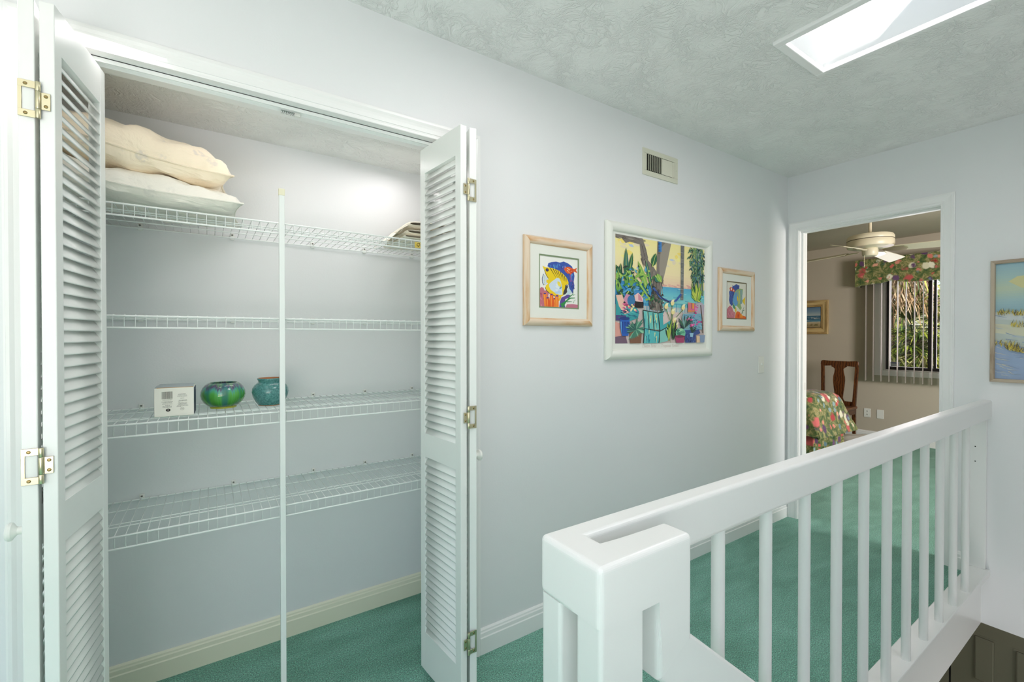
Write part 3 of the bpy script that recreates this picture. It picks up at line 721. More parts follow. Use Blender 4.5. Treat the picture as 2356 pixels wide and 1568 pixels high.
def fish_art(A, rnd):
    A.rect(0, 0, 1, 1, (240, 240, 234))
    blue = (52, 84, 170)
    A.poly([(.20, .20), (.22, .14), (.30, .11), (.42, .09), (.52, .10), (.62, .07), (.74, .10), (.84, .15), (.88, .22), (.91, .34), (.89, .46), (.91, .54), (.88, .64), (.86, .70), (.80, .68), (.76, .58), (.72, .44), (.6, .34), (.45, .27), (.3, .25)], blue)
    for _ in range(34):
        x, y = rnd.uniform(.26, .84), rnd.uniform(.12, .26); y += max(0, x-.7)*1.2
        A.leaf(x, y, x+rnd.uniform(-.05, .05), y+rnd.uniform(.04, .12), .03, rnd.choice(((70, 130, 200), (88, 74, 156), (40, 62, 140), (150, 84, 150), (90, 160, 214))))
    for _ in range(14):
        x, y = rnd.uniform(.78, .89), rnd.uniform(.42, .66); A.leaf(x, y, x+rnd.uniform(-.03, .03), y+rnd.uniform(.03, .07), .025, rnd.choice(((80, 74, 164), (52, 60, 136), (140, 84, 150))))
    # orange fish
    A.poly([(.62, .22), (.68, .175), (.76, .165), (.85, .19), (.90, .20), (.98, .165), (.95, .22), (.99, .28), (.90, .25), (.84, .29), (.80, .33), (.76, .30), (.72, .31), (.66, .27)], (224, 92, 38))
    for _ in range(10): x, y = rnd.uniform(.68, .86), rnd.uniform(.19, .27); A.leaf(x, y, x+.05, y+.02, .02, rnd.choice(((246, 160, 90), (250, 210, 160), (190, 50, 30))))
    # pink coral behind
    A.poly([(0, .66), (.04, .62), (.10, .63), (.13, .69), (.19, .66), (.24, .70), (.22, .78), (.26, .90), (.20, 1), (0, 1)], (196, 112, 128))
    for _ in range(10): x, y = rnd.uniform(.0, .2), rnd.uniform(.68, .95); A.leaf(x, y, x+.03, y+.06, .02, rnd.choice(((170, 76, 100), (220, 150, 160))))
    A.poly([(.50, 1), (.52, .88), (.56, .80), (.66, .76), (.72, .73), (.80, .74), (.76, .79), (.66, .83), (.64, .92), (.66, 1)], (96, 72, 150))
    # butterfly fish: tail, body, belly
    A.poly([(.10, .36), (.15, .39), (.20, .45), (.21, .52), (.16, .56), (.11, .58), (.07, .52), (.06, .43)], (206, 218, 232))
    A.stroke([(.10, .36), (.065, .45), (.07, .53), (.11, .58)], .012, (30, 40, 70), False)
    for k in range(5): A.ell(.12, .40+.04*k, .012, .008, (210, 210, 60))
    A.poly([(.07, .20), (.14, .225), (.30, .225), (.46, .255), (.60, .32), (.70, .40), (.745, .48), (.74, .55), (.70, .62), (.66, .68), (.60, .76), (.52, .79), (.42, .79), (.30, .76), (.20, .70), (.14, .64), (.16, .58), (.22, .54), (.17, .52), (.17, .47), (.23, .46), (.17, .38), (.13, .30)], (240, 206, 22))
    A.poly([(.24, .55), (.30, .50), (.38, .45), (.44, .41), (.50, .42), (.54, .48), (.57, .58), (.58, .68), (.58, .74), (.50, .75), (.38, .71), (.28, .66), (.24, .60)], (206, 222, 236))
    for _ in range(8): x, y = rnd.uniform(.30, .5), rnd.uniform(.5, .7); A.leaf(x, y, x+.1, y+.03, .05, rnd.choice(((184, 208, 234), (224, 234, 240))))
    A.leaf(.45, .48, .55, .59, .08, (240, 220, 80)); A.leaf(.50, .63, .57, .58, .04, (120, 170, 200))
    for k, (x, y, x2, y2) in enumerate(((.27, .235, .42, .42), (.34, .24, .46, .41), (.40, .25, .50, .41), (.46, .265, .54, .43), (.53, .29, .58, .45), (.58, .32, .61, .46), (.63, .36, .65, .47), (.68, .40, .685, .48))):
        A.stroke([(x, y), ((x+x2)/2, (y+y2)/2), (x2, y2)], .018, (46, 40, 30))
    A.stroke([(.12, .28), (.16, .37), (.22, .44)], .010, (40, 40, 40), False); A.stroke([(.14, .62), (.17, .68), (.28, .75), (.42, .79)], .012, (40, 40, 50), False)
    A.ell(.19, .275, .04, .032, (40, 36, 72)); A.ell(.19, .275, .022, .018, (70, 60, 110))
    A.poly([(.66, .545), (.72, .52), (.74, .57), (.70, .62), (.71, .68), (.66, .73), (.60, .745), (.61, .68), (.645, .62)], (60, 58, 64)); A.ell(.715, .545, .024, .02, (200, 210, 216)); A.ell(.715, .545, .014, .012, (20, 20, 24))
    A.poly([(.73, .57), (.80, .64), (.845, .69), (.78, .72), (.66, .75), (.71, .69)], (196, 218, 226))
    A.leaf(.55, .76, .48, .88, .05, (232, 190, 30))
    # orange tube corals
    for (x, y) in ((.13, .74), (.30, .75), (.20, .82), (.38, .83), (.44, .77)):
        A.poly([(x-.045, y), (x+.045, y), (x+.06+(.3-x)*.1, 1), (x-.05+(.3-x)*.25, 1)], rnd.choice(((236, 108, 30), (228, 92, 34), (242, 130, 40))))
        A.stroke([(x-.01, y+.03), (x+.0, 1)], .02, (250, 170, 70)); A.ell(x, y, .045, .02, (240, 130, 50)); A.ell(x, y+.002, .032, .013, (60, 58, 150))
    # green branch and low coral
    A.poly([(.66, 1), (.70, .93), (.86, .92), (1, .93), (1, 1)], (196, 116, 138))
    for p, w in (([(.54, .95), (.64, .90), (.72, .84), (.80, .80), (.92, .79)], .05), ([(.72, .84), (.78, .77), (.86, .72), (.88, .66)], .028), ([(.70, .88), (.84, .87)], .02), ([(.86, .74), (.93, .72)], .016), ([(.58, 1), (.62, .94), (.68, .88)], .06), ([(.88, .90), (.90, .84), (.95, .83)], .012)):
        A.stroke(p, w, (46, 138, 72))
def small_fish_art(A, rnd):
    A.rect(0, 0, 1, 1, (226, 224, 210))
    A.poly([(.30, .11), (.40, .08), (.48, .04), (.56, .05), (.66, .07), (.64, .18), (.46, .24), (.36, .40), (.34, .60), (.26, .66), (.16, .60), (.12, .50), (.14, .38), (.12, .27), (.20, .22)], (56, 84, 158))
    for _ in range(26):
        x, y = rnd.uniform(.16, .58), rnd.uniform(.08, .6); x = min(x, .34) if y > .22 else x
        A.leaf(x, y, x+rnd.uniform(-.06, .06), y-rnd.uniform(.03, .07), .03, rnd.choice(((40, 64, 140), (84, 112, 180), (70, 60, 130))))
    A.poly([(.14, .17), (.22, .13), (.32, .17), (.42, .21), (.40, .27), (.28, .25), (.18, .24)], (214, 84, 50)); A.ell(.24, .19, .03, .035, (240, 238, 230)); A.ell(.36, .225, .02, .025, (240, 238, 230))
    A.poly([(.0, .78), (.08, .70), (.18, .64), (.28, .70), (.34, .80), (.44, .84), (.40, 1), (0, 1)], (196, 118, 132))
    for _ in range(12): x, y = rnd.uniform(.02, .38), rnd.uniform(.74, .98); A.leaf(x, y, x+.02, y+.05, .03, rnd.choice(((176, 84, 108), (214, 150, 150))))
    A.poly([(.42, 1), (.46, .86), (.56, .79), (.68, .82), (.78, .90), (.90, .92), (1, .94), (1, 1)], (230, 104, 36))
    for _ in range(10): x = rnd.uniform(.48, .78); A.leaf(x, .86, x+rnd.uniform(-.05, .05), .99, .03, rnd.choice(((246, 170, 50), (206, 70, 30))))
    A.poly([(.30, .52), (.34, .40), (.40, .27), (.52, .19), (.66, .15), (.84, .16), (.82, .30), (.78, .42), (.84, .48), (.80, .56), (.72, .60), (.78, .70), (.70, .76), (.58, .68), (.46, .62), (.36, .62), (.30, .58)], (150, 178, 120))
    A.poly([(.30, .52), (.36, .38), (.44, .26), (.50, .30), (.52, .45), (.56, .60), (.46, .66), (.36, .60)], (96, 160, 206))
    for k in range(9): x = .46+.04*k; A.stroke([(x, .26-.01*k), (x+.02, .42), (x-.01, .58)], .018, (rnd.choice(((84, 110, 180), (214, 210, 90), (110, 150, 200)))), False)
    A.leaf(.54, .36, .58, .52, .07, (232, 190, 40)); A.poly([(.82, .48), (.97, .36), (.94, .52), (.95, .62), (.86, .55)], (232, 196, 30))
    A.leaf(.30, .62, .46, .74, .10, (70, 150, 110)); A.leaf(.46, .68, .48, .86, .07, (232, 196, 40))
    A.stroke([(.78, .86), (.84, .76), (.90, .66)], .03, (40, 96, 60)); A.stroke([(.84, .78), (.95, .74)], .02, (40, 96, 60))
def garden_art(A, rnd):
    R = rnd.uniform; ch = rnd.choice
    A.grad(0, 0, 1, .47, [(244, 232, 158), (246, 234, 172), (246, 228, 180), (238, 204, 178)])
    for _ in range(26): x, y = R(.0, .7), R(.02, .3); A.leaf(x, y, x+R(.03, .1), y+R(-.01, .03), R(.02, .05), ch(((250, 238, 150), (236, 222, 190), (190, 204, 226), (248, 226, 120))))
    for _ in range(14): x = R(.45, .85); A.leaf(x, R(.40, .44), x+.07, R(.41, .45), .02, ch(((224, 172, 160), (236, 190, 172))))
    A.grad(0, .44, 1, .66, [(86, 170, 206), (110, 196, 210), (134, 206, 206), (96, 186, 196)])
    A.rect(0, .42, .40, .66, (62, 142, 200))
    for _ in range(60): x, y = R(0, 1), R(.45, .64); A.stroke([(x, y), (x+R(.02, .08), y+R(-.004, .004))], .006, ch(((160, 222, 222), (70, 156, 196), (190, 230, 226), (100, 180, 200))))
    # floor
    A.rect(0, .64, 1, 1, (206, 190, 186)); A.poly([(.40, .72), (.56, .66), (.72, .66), (.66, .78), (.52, .86)], (226, 206, 200)); A.poly([(.0, .80), (.12, .84), (.10, 1), (0, 1)], (226, 164, 152)); A.poly([(0, .94), (.10, .92), (.12, 1), (0, 1)], (120, 96, 116))
    for _ in range(20): x, y = R(.2, .95), R(.68, .98); A.stroke([(x, y), (x+.08, y-.05)], .02, ch(((186, 170, 190), (226, 206, 196), (150, 140, 170))))
    # railing
    A.rect(.28, .60, .80, .615, (84, 170, 190))
    for k in range(30): x = .29+.017*k; A.rect(x, .61, x+.007, .69, ch(((120, 206, 214), (74, 160, 186), (150, 214, 220))))
    # big tree
    tg_ = ((126, 118, 110), (94, 86, 80), (154, 146, 134), (112, 104, 98))
    A.poly([(0, 0), (.27, 0), (.31, .10), (.33, .20), (.39, .26), (.42, .30), (.43, .0), (.55, 0), (.54, .12), (.47, .26), (.50, .38), (.47, .46), (.47, .62), (.49, .68), (.36, .68), (.38, .55), (.39, .44), (.37, .36), (.32, .28), (.27, .24), (.25, .14), (.24, .06), (.14, .05), (.10, .07), (.06, .03), (0, .03)], tg_[0])
    A.poly([(.47, .06), (.52, .0), (.585, 0), (.55, .16), (.50, .36), (.46, .40), (.45, .24)], tg_[2])
    for _ in range(60):
        x, y = R(.36, .48), R(.30, .66); A.stroke([(x, y), (x+R(-.02, .02), y+R(.04, .10))], .012, ch(tg_))
    for _ in range(30): x, y = R(.25, .31), R(.03, .22); A.stroke([(x, y), (x+.02, y+.06)], .012, ch(tg_))
    for _ in range(16): x, y = R(.0, .26), R(.0, .035); A.stroke([(x, y), (x+.05, y+.01)], .012, ch(tg_))
    A.rect(.44, .0, .475, .10, (60, 130, 200)); 
    for k in range(9): A.stroke([(.438, .005+.014*k), (.465, .002+.014*k)], .006, (30, 34, 40))
    # slim palm trunk
    A.poly([(.700, 0), (.742, 0), (.735, .3), (.732, .56), (.695, .56), (.702, .3)], (120, 122, 120))
    for k in range(40): A.stroke([(.698, .014*k), (.736, .014*k+.004)], .006, ch(((84, 88, 90), (160, 160, 152), (100, 104, 104))))
    # bamboo on the right
    for _ in range(22): x = R(.84, 1.0); A.stroke([(x, 0), (x+R(-.03, .03), .5)], .01, ch(((90, 136, 96), (60, 104, 84), (170, 190, 120), (150, 160, 190))), False)
    for _ in range(240):
        x, y = R(.80, 1.0), R(.0, .36); x = max(x, .80+.25*max(0, y-.1)); A.leaf(x, y, x+R(-.035, .035), y+R(.015, .05), .012, ch(((44, 96, 82), (70, 124, 96), (36, 72, 70), (120, 160, 116), (80, 130, 150), (30, 60, 56))))
    for _ in range(70): x, y = R(.82, .98), R(.36, .56); A.leaf(R(.88, .92), .56, x, y, .016, ch(((70, 140, 70), (150, 190, 70), (40, 100, 64), (200, 210, 90))))
    # banana and big leaves at left
    g = ((60, 134, 66), (44, 104, 70), (108, 164, 70), (34, 78, 60), (140, 186, 84), (52, 110, 96))
    for (x, y, x2, y2, w) in ((.10, .42, .10, .11, .05), (.13, .35, .165, .15, .04), (.02, .5, .05, .26, .06), (.08, .30, .2, .42, .07), (.14, .34, .12, .5, .10), (.05, .4, .0, .28, .05), (.33, .52, .22, .22, .06), (.36, .46, .30, .20, .04), (.20, .33, .33, .36, .04), (.10, .55, .17, .46, .07), (.0, .40, .04, .56, .06), (.06, .6, .03, .44, .05), (.37, .26, .41, .12, .06), (.40, .34, .46, .40, .08), (.47, .40, .42, .32, .06)):
        A.leaf(x, y, x2, y2, w, ch(g), (190, 206, 110))
    for _ in range(110):
        x, y = R(0, .36), R(.28, .62); A.leaf(x, y, x+R(-.06, .06), y+R(-.06, .06), R(.012, .03), ch(g+((60, 146, 200), (40, 60, 60), (170, 200, 90), (90, 170, 210))))
    A.stroke([(.24, .44), (.33, .56), (.36, .66)], .02, (150, 196, 90))
    for _ in range(40): x, y = R(.34, .48), R(.5, .68); A.leaf(x, y, x+R(-.03, .03), y+R(-.05, .03), .02, ch(((50, 84, 66), (72, 110, 90), (90, 84, 80), (60, 60, 60))))
    # hammock
    A.stroke([(.38, .46), (.46, .55), (.55, .585), (.64, .57), (.70, .50)], .02, (60, 96, 170), False); A.stroke([(.40, .49), (.50, .57), (.56, .59)], .008, (40, 30, 50), False)
    # sofa and cushions
    A.poly([(0, .57), (.04, .58), (.10, .66), (.20, .66), (.23, .70), (.22, .76), (.12, .80), (0, .78)], (58, 158, 164)); A.rect(0, .74, .10, .79, (80, 70, 130))
    A.poly([(.06, .62), (.10, .54), (.14, .55), (.13, .64)], (206, 146, 176)); A.poly([(.0, .56), (.06, .55), (.09, .64), (.12, .72), (.08, .73), (.03, .66)], (240, 196, 176)); A.ell(.15, .60, .04, .05, (56, 120, 170))
    for _ in range(26): x, y = R(.06, .20), R(.62, .71); A.ell(x, y, R(.006, .016), R(.006, .012), ch(((190, 66, 110), (238, 222, 160), (60, 46, 60), (226, 110, 150), (244, 232, 190))), 8)
    for _ in range(18): x, y = R(.0, .2), R(.68, .76); A.stroke([(x, y), (x+.04, y+.01)], .01, ch(((40, 120, 140), (90, 190, 190), (30, 80, 120))))
    A.poly([(.18, .55), (.22, .52), (.27, .57), (.27, .60), (.24, .62), (.19, .60)], (238, 198, 196)); A.poly([(.22, .53), (.25, .56), (.265, .60), (.22, .59)], (214, 140, 160)); A.rect(.185, .605, .275, .665, (40, 34, 36)); 
    # pot with succulent
    A.poly([(.04, .77), (.13, .77), (.14, .84), (.12, .93), (.06, .93), (.04, .85)], (40, 96, 184)); A.ell(.085, .77, .05, .016, (36, 62, 130))
    for k in range(6): A.stroke([(.05+.015*k, .80), (.052+.014*k, .91)], .008, ch(((30, 50, 120), (120, 190, 220))))
    A.poly([(.13, .88), (.26, .88), (.25, 1), (.14, 1)], (130, 92, 70))
    for k in range(24): a = PI*(1.02-1.05*k/23)+.0; A.leaf(.20, .87, .20+.13*math.cos(a)*R(.7, 1.1), .87-.14*math.sin(a)*R(.5, 1.15)+.03, .018, ch(((120, 180, 150), (70, 130, 110), (150, 206, 170), (50, 96, 90))))
    for k in range(8): A.leaf(.20, .87, .12+.02*k, .97-.004*k*k*.3, .018, ch(((120, 180, 150), (70, 130, 110))))
    # turquoise chair
    A.poly([(.265, .68), (.44, .70), (.45, .87), (.28, .86)], (110, 196, 190)); A.poly([(.44, .70), (.50, .68), (.485, .72), (.49, .82), (.58, .77), (.59, .82), (.46, .90)], (70, 170, 176)); A.poly([(.28, .86), (.45, .88), (.44, 1), (.275, 1)], (86, 186, 190)); A.poly([(.45, .88), (.58, .82), (.54, .98), (.45, 1)], (130, 200, 190))
    for k in range(40): x, y = R(.28, .43), R(.70, .98); A.stroke([(x, y), (x+R(-.004, .004), y+R(.03, .08))], .012, ch(((226, 226, 160), (60, 160, 176), (170, 220, 200), (96, 190, 190), (40, 130, 150))))
    for p in ([(.27, .68), (.285, .86), (.45, .885)], [(.27, .685), (.43, .705), (.50, .69)], [(.43, .705), (.45, .88), (.44, 1)], [(.32, .70), (.335, .86)], [(.375, .705), (.385, .865)], [(.45, .885), (.58, .82)], [(.285, .86), (.275, 1)]):
        A.stroke(p, .008, (30, 36, 36), False)
    # lilies
    for (x, y) in ((.52, .61), (.59, .57), (.60, .66), (.72, .61), (.64, .80), (.62, .75)):
        A.leaf(x, y+.06, x+R(-.01, .01), y-.01, .045, (244, 226, 160)); A.leaf(x-.01, y+.02, x+.03, y-.01, .02, (250, 240, 200)); A.stroke([(x, y+.05), (.58, .80), (.57, 1)], .008, (90, 130, 70))
    for _ in range(30): x = R(.54, .62); A.leaf(x, R(.84, 1), x+R(-.03, .05), R(.76, .86), .02, ch(((54, 110, 60), (30, 60, 50), (170, 196, 80))))
    # right side table, seat and blossoms
    A.poly([(.78, .58), (.84, .585), (.88, .60), (.87, .67), (.78, .68)], (236, 140, 80))
    for k in range(5): A.rect(.785+.018*k, .585, .797+.018*k, .66, ch(((206, 110, 150), (240, 170, 60), (160, 80, 120))))
    A.poly([(.88, .58), (.95, .57), (.99, .60), (.98, .70), (.87, .70)], (186, 176, 190)); A.poly([(.72, .70), (.96, .69), (.97, .86), (.72, .87)], (124, 176, 196))
    for _ in range(50): x, y = R(.73, .95), R(.71, .86); A.stroke([(x, y), (x+.03, y+.006)], .008, ch(((84, 130, 176), (170, 206, 214), (90, 160, 180), (60, 90, 140))))
    A.poly([(.73, .87), (.92, .86), (.94, .90), (.88, .92), (.88, 1), (.75, 1), (.74, .92)], (60, 84, 146))
    for _ in range(26): x, y = R(.76, .87), R(.90, .99); A.stroke([(x, y), (x, y+.02)], .008, ch(((40, 52, 110), (100, 130, 180), (30, 40, 80))))
    for _ in range(30): x, y = R(.66, .84), R(.70, .86); A.leaf(.74, .85, x, y, .02, ch(((60, 100, 80), (110, 150, 140), (40, 60, 70), (130, 170, 170))))
    for _ in range(16): x, y = R(.80, .90), R(.74, .88); A.stroke([(x, y), (.83, .90)], .008, (50, 80, 60))
    for _ in range(26):
        x, y = ch(((.80, .74), (.87, .66), (.88, .70), (.86, .76), (.89, .83), (.92, .78), (.82, .82), (.90, .62))); x += R(-.03, .03); y += R(-.02, .02); A.leaf(x, y, x+R(-.03, .03), y+R(-.02, .02), .024, ch(((222, 90, 160), (236, 130, 180), (190, 60, 130))))
    A.poly([(.80, .90), (.85, .90), (.84, .94), (.81, .94)], (150, 196, 220))
    A.ell(.69, .90, .06, .05, (120, 196, 160))
    for _ in range(16): A.ell(.69+R(-.04, .04), .89+R(-.03, .03), .016, .012, ch(((90, 160, 130), (170, 220, 180), (60, 130, 110))), 8)
    A.poly([(.62, .93), (.74, .93), (.73, 1), (.64, 1)], (170, 70, 110)); A.ell(.68, .935, .06, .014, (120, 50, 80))
    A.stroke([(.94, .60), (.96, .74), (.97, .9)], .01, (90, 70, 50), False); A.poly([(.92, .92), (1, .92), (.99, 1), (.94, 1)], (140, 160, 190)); A.rect(.89, .93, .93, 1, (236, 206, 170))
def dune_art(A, rnd):
    R = rnd.uniform; ch = rnd.choice
    A.grad(0, 0, 1, .44, [(150, 184, 196), (166, 194, 192), (186, 200, 176), (160, 190, 194), (142, 176, 190)], 20)
    A.poly([(.06, .16), (.10, .12), (.3, .10), (.7, .13), (.9, .2), (.5, .26), (.12, .22)], (206, 202, 150))
    A.rect(0, .42, 1, 1, (186, 196, 190)); A.poly([(0, .43), (.3, .46), (.7, .52), (1, .55), (1, .62), (.4, .54), (0, .48)], (198, 204, 204)); A.poly([(0, .66), (.08, .70), (.4, .80), (1, .86), (1, 1), (0, 1)], (150, 170, 200)); A.poly([(0, .52), (.2, .55), (1, .66), (1, .72), (.3, .66), (0, .60)], (206, 206, 182))
    for _ in range(160):
        x, y = R(0, 1)**2, R(.44, .98); A.stroke([(x, y), (x+R(.02, .07), y+R(.004, .03))], .006, ch(((170, 184, 204), (190, 198, 200), (138, 158, 186), (206, 204, 190))))
    for cx, cy, sp, sl, n in ((.10, .425, .085, .10, 110), (.15, .53, .075, .12, 80), (.05, .69, .06, .2, 60), (.14, .745, .09, .35, 220), (.5, .5, .3, .1, 80), (.6, .76, .35, .2, 140)):
        for _ in range(n):
            q = R(-1, 1); x, y = cx+q*sp, cy+q*sp*sl+R(-.012, .02)
            A.stroke([(x, y+.012), (x+R(-.008, .012), y-R(.004, .028))], .0035, ch(((196, 176, 70), (150, 132, 60), (214, 200, 120), (110, 98, 54), (226, 206, 90), (90, 84, 60))))
def sea_art(A, rnd):
    R = rnd.uniform
    A.grad(0, 0, 1, .42, [(92, 122, 150), (120, 146, 166), (170, 180, 180)], 12); A.grad(0, .42, 1, .72, [(60, 104, 130), (46, 88, 116), (90, 140, 160)], 10); A.grad(0, .72, 1, 1, [(186, 176, 150), (176, 156, 116), (150, 132, 96)], 8)
    for _ in range(40): x, y = R(0, 1), R(.44, .74); A.stroke([(x, y), (x+R(.05, .2), y)], .014, random.choice(((120, 166, 180), (40, 78, 104), (206, 214, 210))))
    for _ in range(14): x = R(.6, 1); A.stroke([(x, .92), (x+.02, R(.78, .86))], .012, (120, 116, 70))

def wall_picture(name, label, cx, cz, w, h, rw, dep, fmat, style, build, loc=None, rz=0, group=None):
    t = thing(name, label, 'picture', loc or (cx, -.001, cz), rz, group); frame_rails(t, w, h, rw, dep, fmat, style=style); build(t, w-2*rw, h-2*rw); return t
def matted(fn, ow, oh, edge, seed, off=(0, 0)):
    def b(t, iw, ih):
        m = MB(); y = -.0085; x0, x1, z0, z1 = -iw/2-.003, iw/2+.003, -ih/2-.003, ih/2+.003
        a, c = ow/2, oh/2
        for q in ((x0, x1, c+off[1], z1), (x0, x1, z0, -c+off[1]), (x0, -a+off[0], -c+off[1], c+off[1]), (a+off[0], x1, -c+off[1], c+off[1])): m.box(q[0], q[1], y, y+.0015, q[2], q[3])
        m.build('mat_board', 'white_print', t)
        e = .0062; m = MB()
        for q in ((-a, a, c-e, c), (-a, a, -c, -c+e), (-a, -a+e, -c+e, c-e), (a-e, a, -c+e, c-e)): m.box(q[0]+off[0], q[1]+off[0], y+.0016, y+.003, q[2]+off[1], q[3]+off[1])
        m.build('inner_mat', edge, t)
        A = Art(ow-2*e+.002, oh-2*e+.002, -.0048); fn(A, random.Random(seed)); o = A.build('art_print', t); o.location = (off[0], 0, off[1])
        MB().box(x0, x1, -.002, -.0005, z0, z1).build('backing_board', 'white_print', t)
    return b
wall_picture('framed_fish_print', 'larger fish print in pickled oak frame, yellow butterflyfish', 1.3285, 1.540, .403, .393, .0345, .021, 'oak', 'round', matted(fish_art, .237, .238, 'green_mat', 2, (0, .0025)))
wall_picture('framed_fish_print', 'smaller oak-framed print of blue and yellow angelfish', 2.794, 1.5265, .406, .391, .034, .021, 'oak', 'round', matted(small_fish_art, .232, .238, 'brown_mat', 5, (0, -.001)))
def garden(t, iw, ih):
    MB().box(-iw/2-.003, iw/2+.003, -.006, -.0005, -ih/2-.003, ih/2+.003).build('paper_sheet', 'white_print', t)
    A = Art(.753, .550, -.0062, 6e-6); garden_art(A, random.Random(21)); o = A.build('art_print', t); o.location = (.001, 0, .0105)
    text('caption', 'Eileen Seitz \u2014 Tropical Times', .025, 'pink_ink', t, (-.02, -.0068, -.2795), (PI/2, 0, 0), .25)
wall_picture('framed_garden_poster', 'large poster of a tropical seaside porch in thick white frame', 2.0665, 1.5255, .889, .690, .047, .026, 'frame_white', 'round', garden)
def dune(t, iw, ih):
    A = Art(iw+.004, ih+.004, -.006, 2e-5); dune_art(A, random.Random(8)); A.build('art_print', t); MB().box(-iw/2-.002, iw/2+.002, -.005, -.0005, -ih/2-.002, ih/2+.002).build('backing_board', 'white_print', t)
wall_picture('framed_dune_painting', 'beach dune painting in slim driftwood frame above the stairwell', 0, 0, .82, .640, .018, .021, 'driftwood', 'flat', dune, (XF-.001, -1.433, 1.376), -PI/2)
def seab(t, iw, ih):
    MB().box(-iw/2-.002, iw/2+.002, -.006, -.0005, -ih/2-.002, ih/2+.002).build('backing_board', 'fan_dark', t)
    A = Art(iw-.012, ih-.012, -.0075, 1e-4); sea_art(A, random.Random(3)); A.build('art_print', t)
wall_picture('framed_seascape', 'small seascape in wide tan frame on the bedroom wall', 0, 0, .60, .467, .088, .03, 'tan', 'step', seab, (6.999, 1.395, 1.568), -PI/2)

# ---------------------------------------------------------------- vent, switch, outlets
v = thing('air_vent', 'almond metal air vent with upright slats high on the wall', 'vent', (2.0465, 0, 2.223))
m = MB(); W_, Hh, a, c = .1465, .0705, .1165, .0445
for q in ((-W_, W_, c, Hh), (-W_, W_, -Hh, -c), (-W_, -a, -c, c), (a, W_, -c, c)): m.box(q[0], q[1], -.006, 0, q[2], q[3], bev=.0012, seg=1)
m.build('vent_frame', 'almond', v); MB().box(-a-.002, a+.002, -.0012, -.0004, -c-.002, c+.002).build('duct_shade', 'dark', v)  # dark sheet stands in for the shade behind the slats
for i in range(15):
    x = -a+.012+i*.0148
    o = MB().box(-.0065, .0065, -.0006, .0006, -c+.001, c-.004).build('slat', 'almond', v); o.location = (x, -.0065, 0); o.rotation_euler = (0, 0, math.radians(62 if i < 8 else -14) if i < 14 else -.9)
for s in (-1, 1): MB().lathe([(0, -.0075), (.0025, -.0072), (.003, -.006)], (s*.131, 0, 0), 8, 'y').build('screw', 'almond', v)
sw = thing('light_switch', 'white toggle light switch on the wall beside the doorway', 'switch', (3.1035, 0, 1.107))
MB().box(-.036, .036, -.006, 0, -.0575, .0575, bev=.003).build('wall_plate', 'plastic', sw)
m = MB(); m.box(-.005, .005, -.016, -.004, -.004, .012, bev=.002); m.build('toggle', 'plastic', sw)
for s in (-1, 1): MB().lathe([(0, -.0075), (.0025, -.0072), (.003, -.006)], (0, 0, s*.03), 8, 'y').build('screw', 'plastic', sw)
def plate(name, label, cat, y, z, h, sock):
    t = thing(name, label, cat, (7.0, y, z), -PI/2)
    MB().box(-.035, .035, -.006, 0, -h/2, h/2, bev=.003).build('wall_plate', 'plastic', t)
    if sock:
        for s in (-1, 1):
            MB().box(-.016, .016, -.008, -.005, s*.021-.013, s*.021+.013, bev=.004).build('receptacle', 'plastic', t)
            m = MB(); m.box(-.008, -.005, -.0086, -.0078, s*.021-.003, s*.021+.006); m.box(.005, .008, -.0086, -.0078, s*.021-.003, s*.021+.006); m.lathe([(0, -.0086), (.003, -.0086), (.003, -.0078)], (0, 0, s*.021-.007), 8, 'y'); m.build('socket_slots', 'dark', t)
    else:
        for s in (-1, 1): MB().lathe([(0, -.0075), (.0025, -.0072), (.003, -.006)], (0, 0, s*.042), 8, 'y').build('screw', 'plastic', t)
plate('wall_outlet', 'double socket outlet low on the bedroom wall', 'outlet', .654, .325, .112, True)
plate('blank_wall_plate', 'blank white cover plate right of the bedroom outlet', 'plate', .519, .324, .112, False)

# ---------------------------------------------------------------- bedroom window, blind, valance
wn = bpy.data.objects.new('window_2', None); COL.objects.link(wn); wn.location = (7.0, -.13, 1.47); struct(wn, 'black framed sliding bedroom window in white casing')
def wb(name, mat, *bxs, bev=0):
    m = MB()
    for (x0, x1, y0, y1, z0, z1) in bxs: m.box(x0-7, x1-7, y0+.13, y1+.13, z0-1.47, z1-1.47, bev=bev)
    return m.build(name, mat, wn)
wb('window_casing', 'trim', (6.985, 7.001, .49, .583, .815, 2.12), (6.985, 7.001, -.84, -.75, .815, 2.12), (6.985, 7.001, -.75, .49, .815, .88), (6.985, 7.001, -.75, .49, 2.06, 2.12))
wb('window_reveal', 'trim', (7.001, 7.11, .478, .4895, .882, 2.06), (7.001, 7.11, -.75, -.74, .882, 2.06), (7.001, 7.11, -.74, .478, .882, .891))
wb('sash_frame', 'black_alu', (7.05, 7.09, .442, .478, .891, 2.06), (7.05, 7.09, -.74, -.70, .891, 2.06), (7.05, 7.09, -.70, .442, .891, .927), (7.05, 7.09, -.70, .442, 2.02, 2.06), (7.04, 7.075, .045, .082, .927, 2.02), (7.06, 7.09, .012, .036, .927, 2.02))
wb('pane', 'glass', (7.064, 7.068, .06, .442, .927, 2.02)); wb('pane', 'glass', (7.074, 7.078, -.70, .03, .927, 2.02))
wb('sticker', 'box_grey', (7.0615, 7.0635, .352, .438, .930, .985)); wb('sticker_band', 'blue_ink', (7.0608, 7.0614, .362, .430, .966, .977))
bl = thing('vertical_blind', 'open vertical blind of taupe vanes before the bedroom window', 'blind', (6.9, .0, 2.2))
MB().box(-.025, .025, -.85, .70, 0, .04).build('headrail', 'plastic', bl)
vm = MB(); vm.box(-.044, .044, -.0012, .0012, -1.455, 0); v0 = vm.build('vane', 'vane', bl)
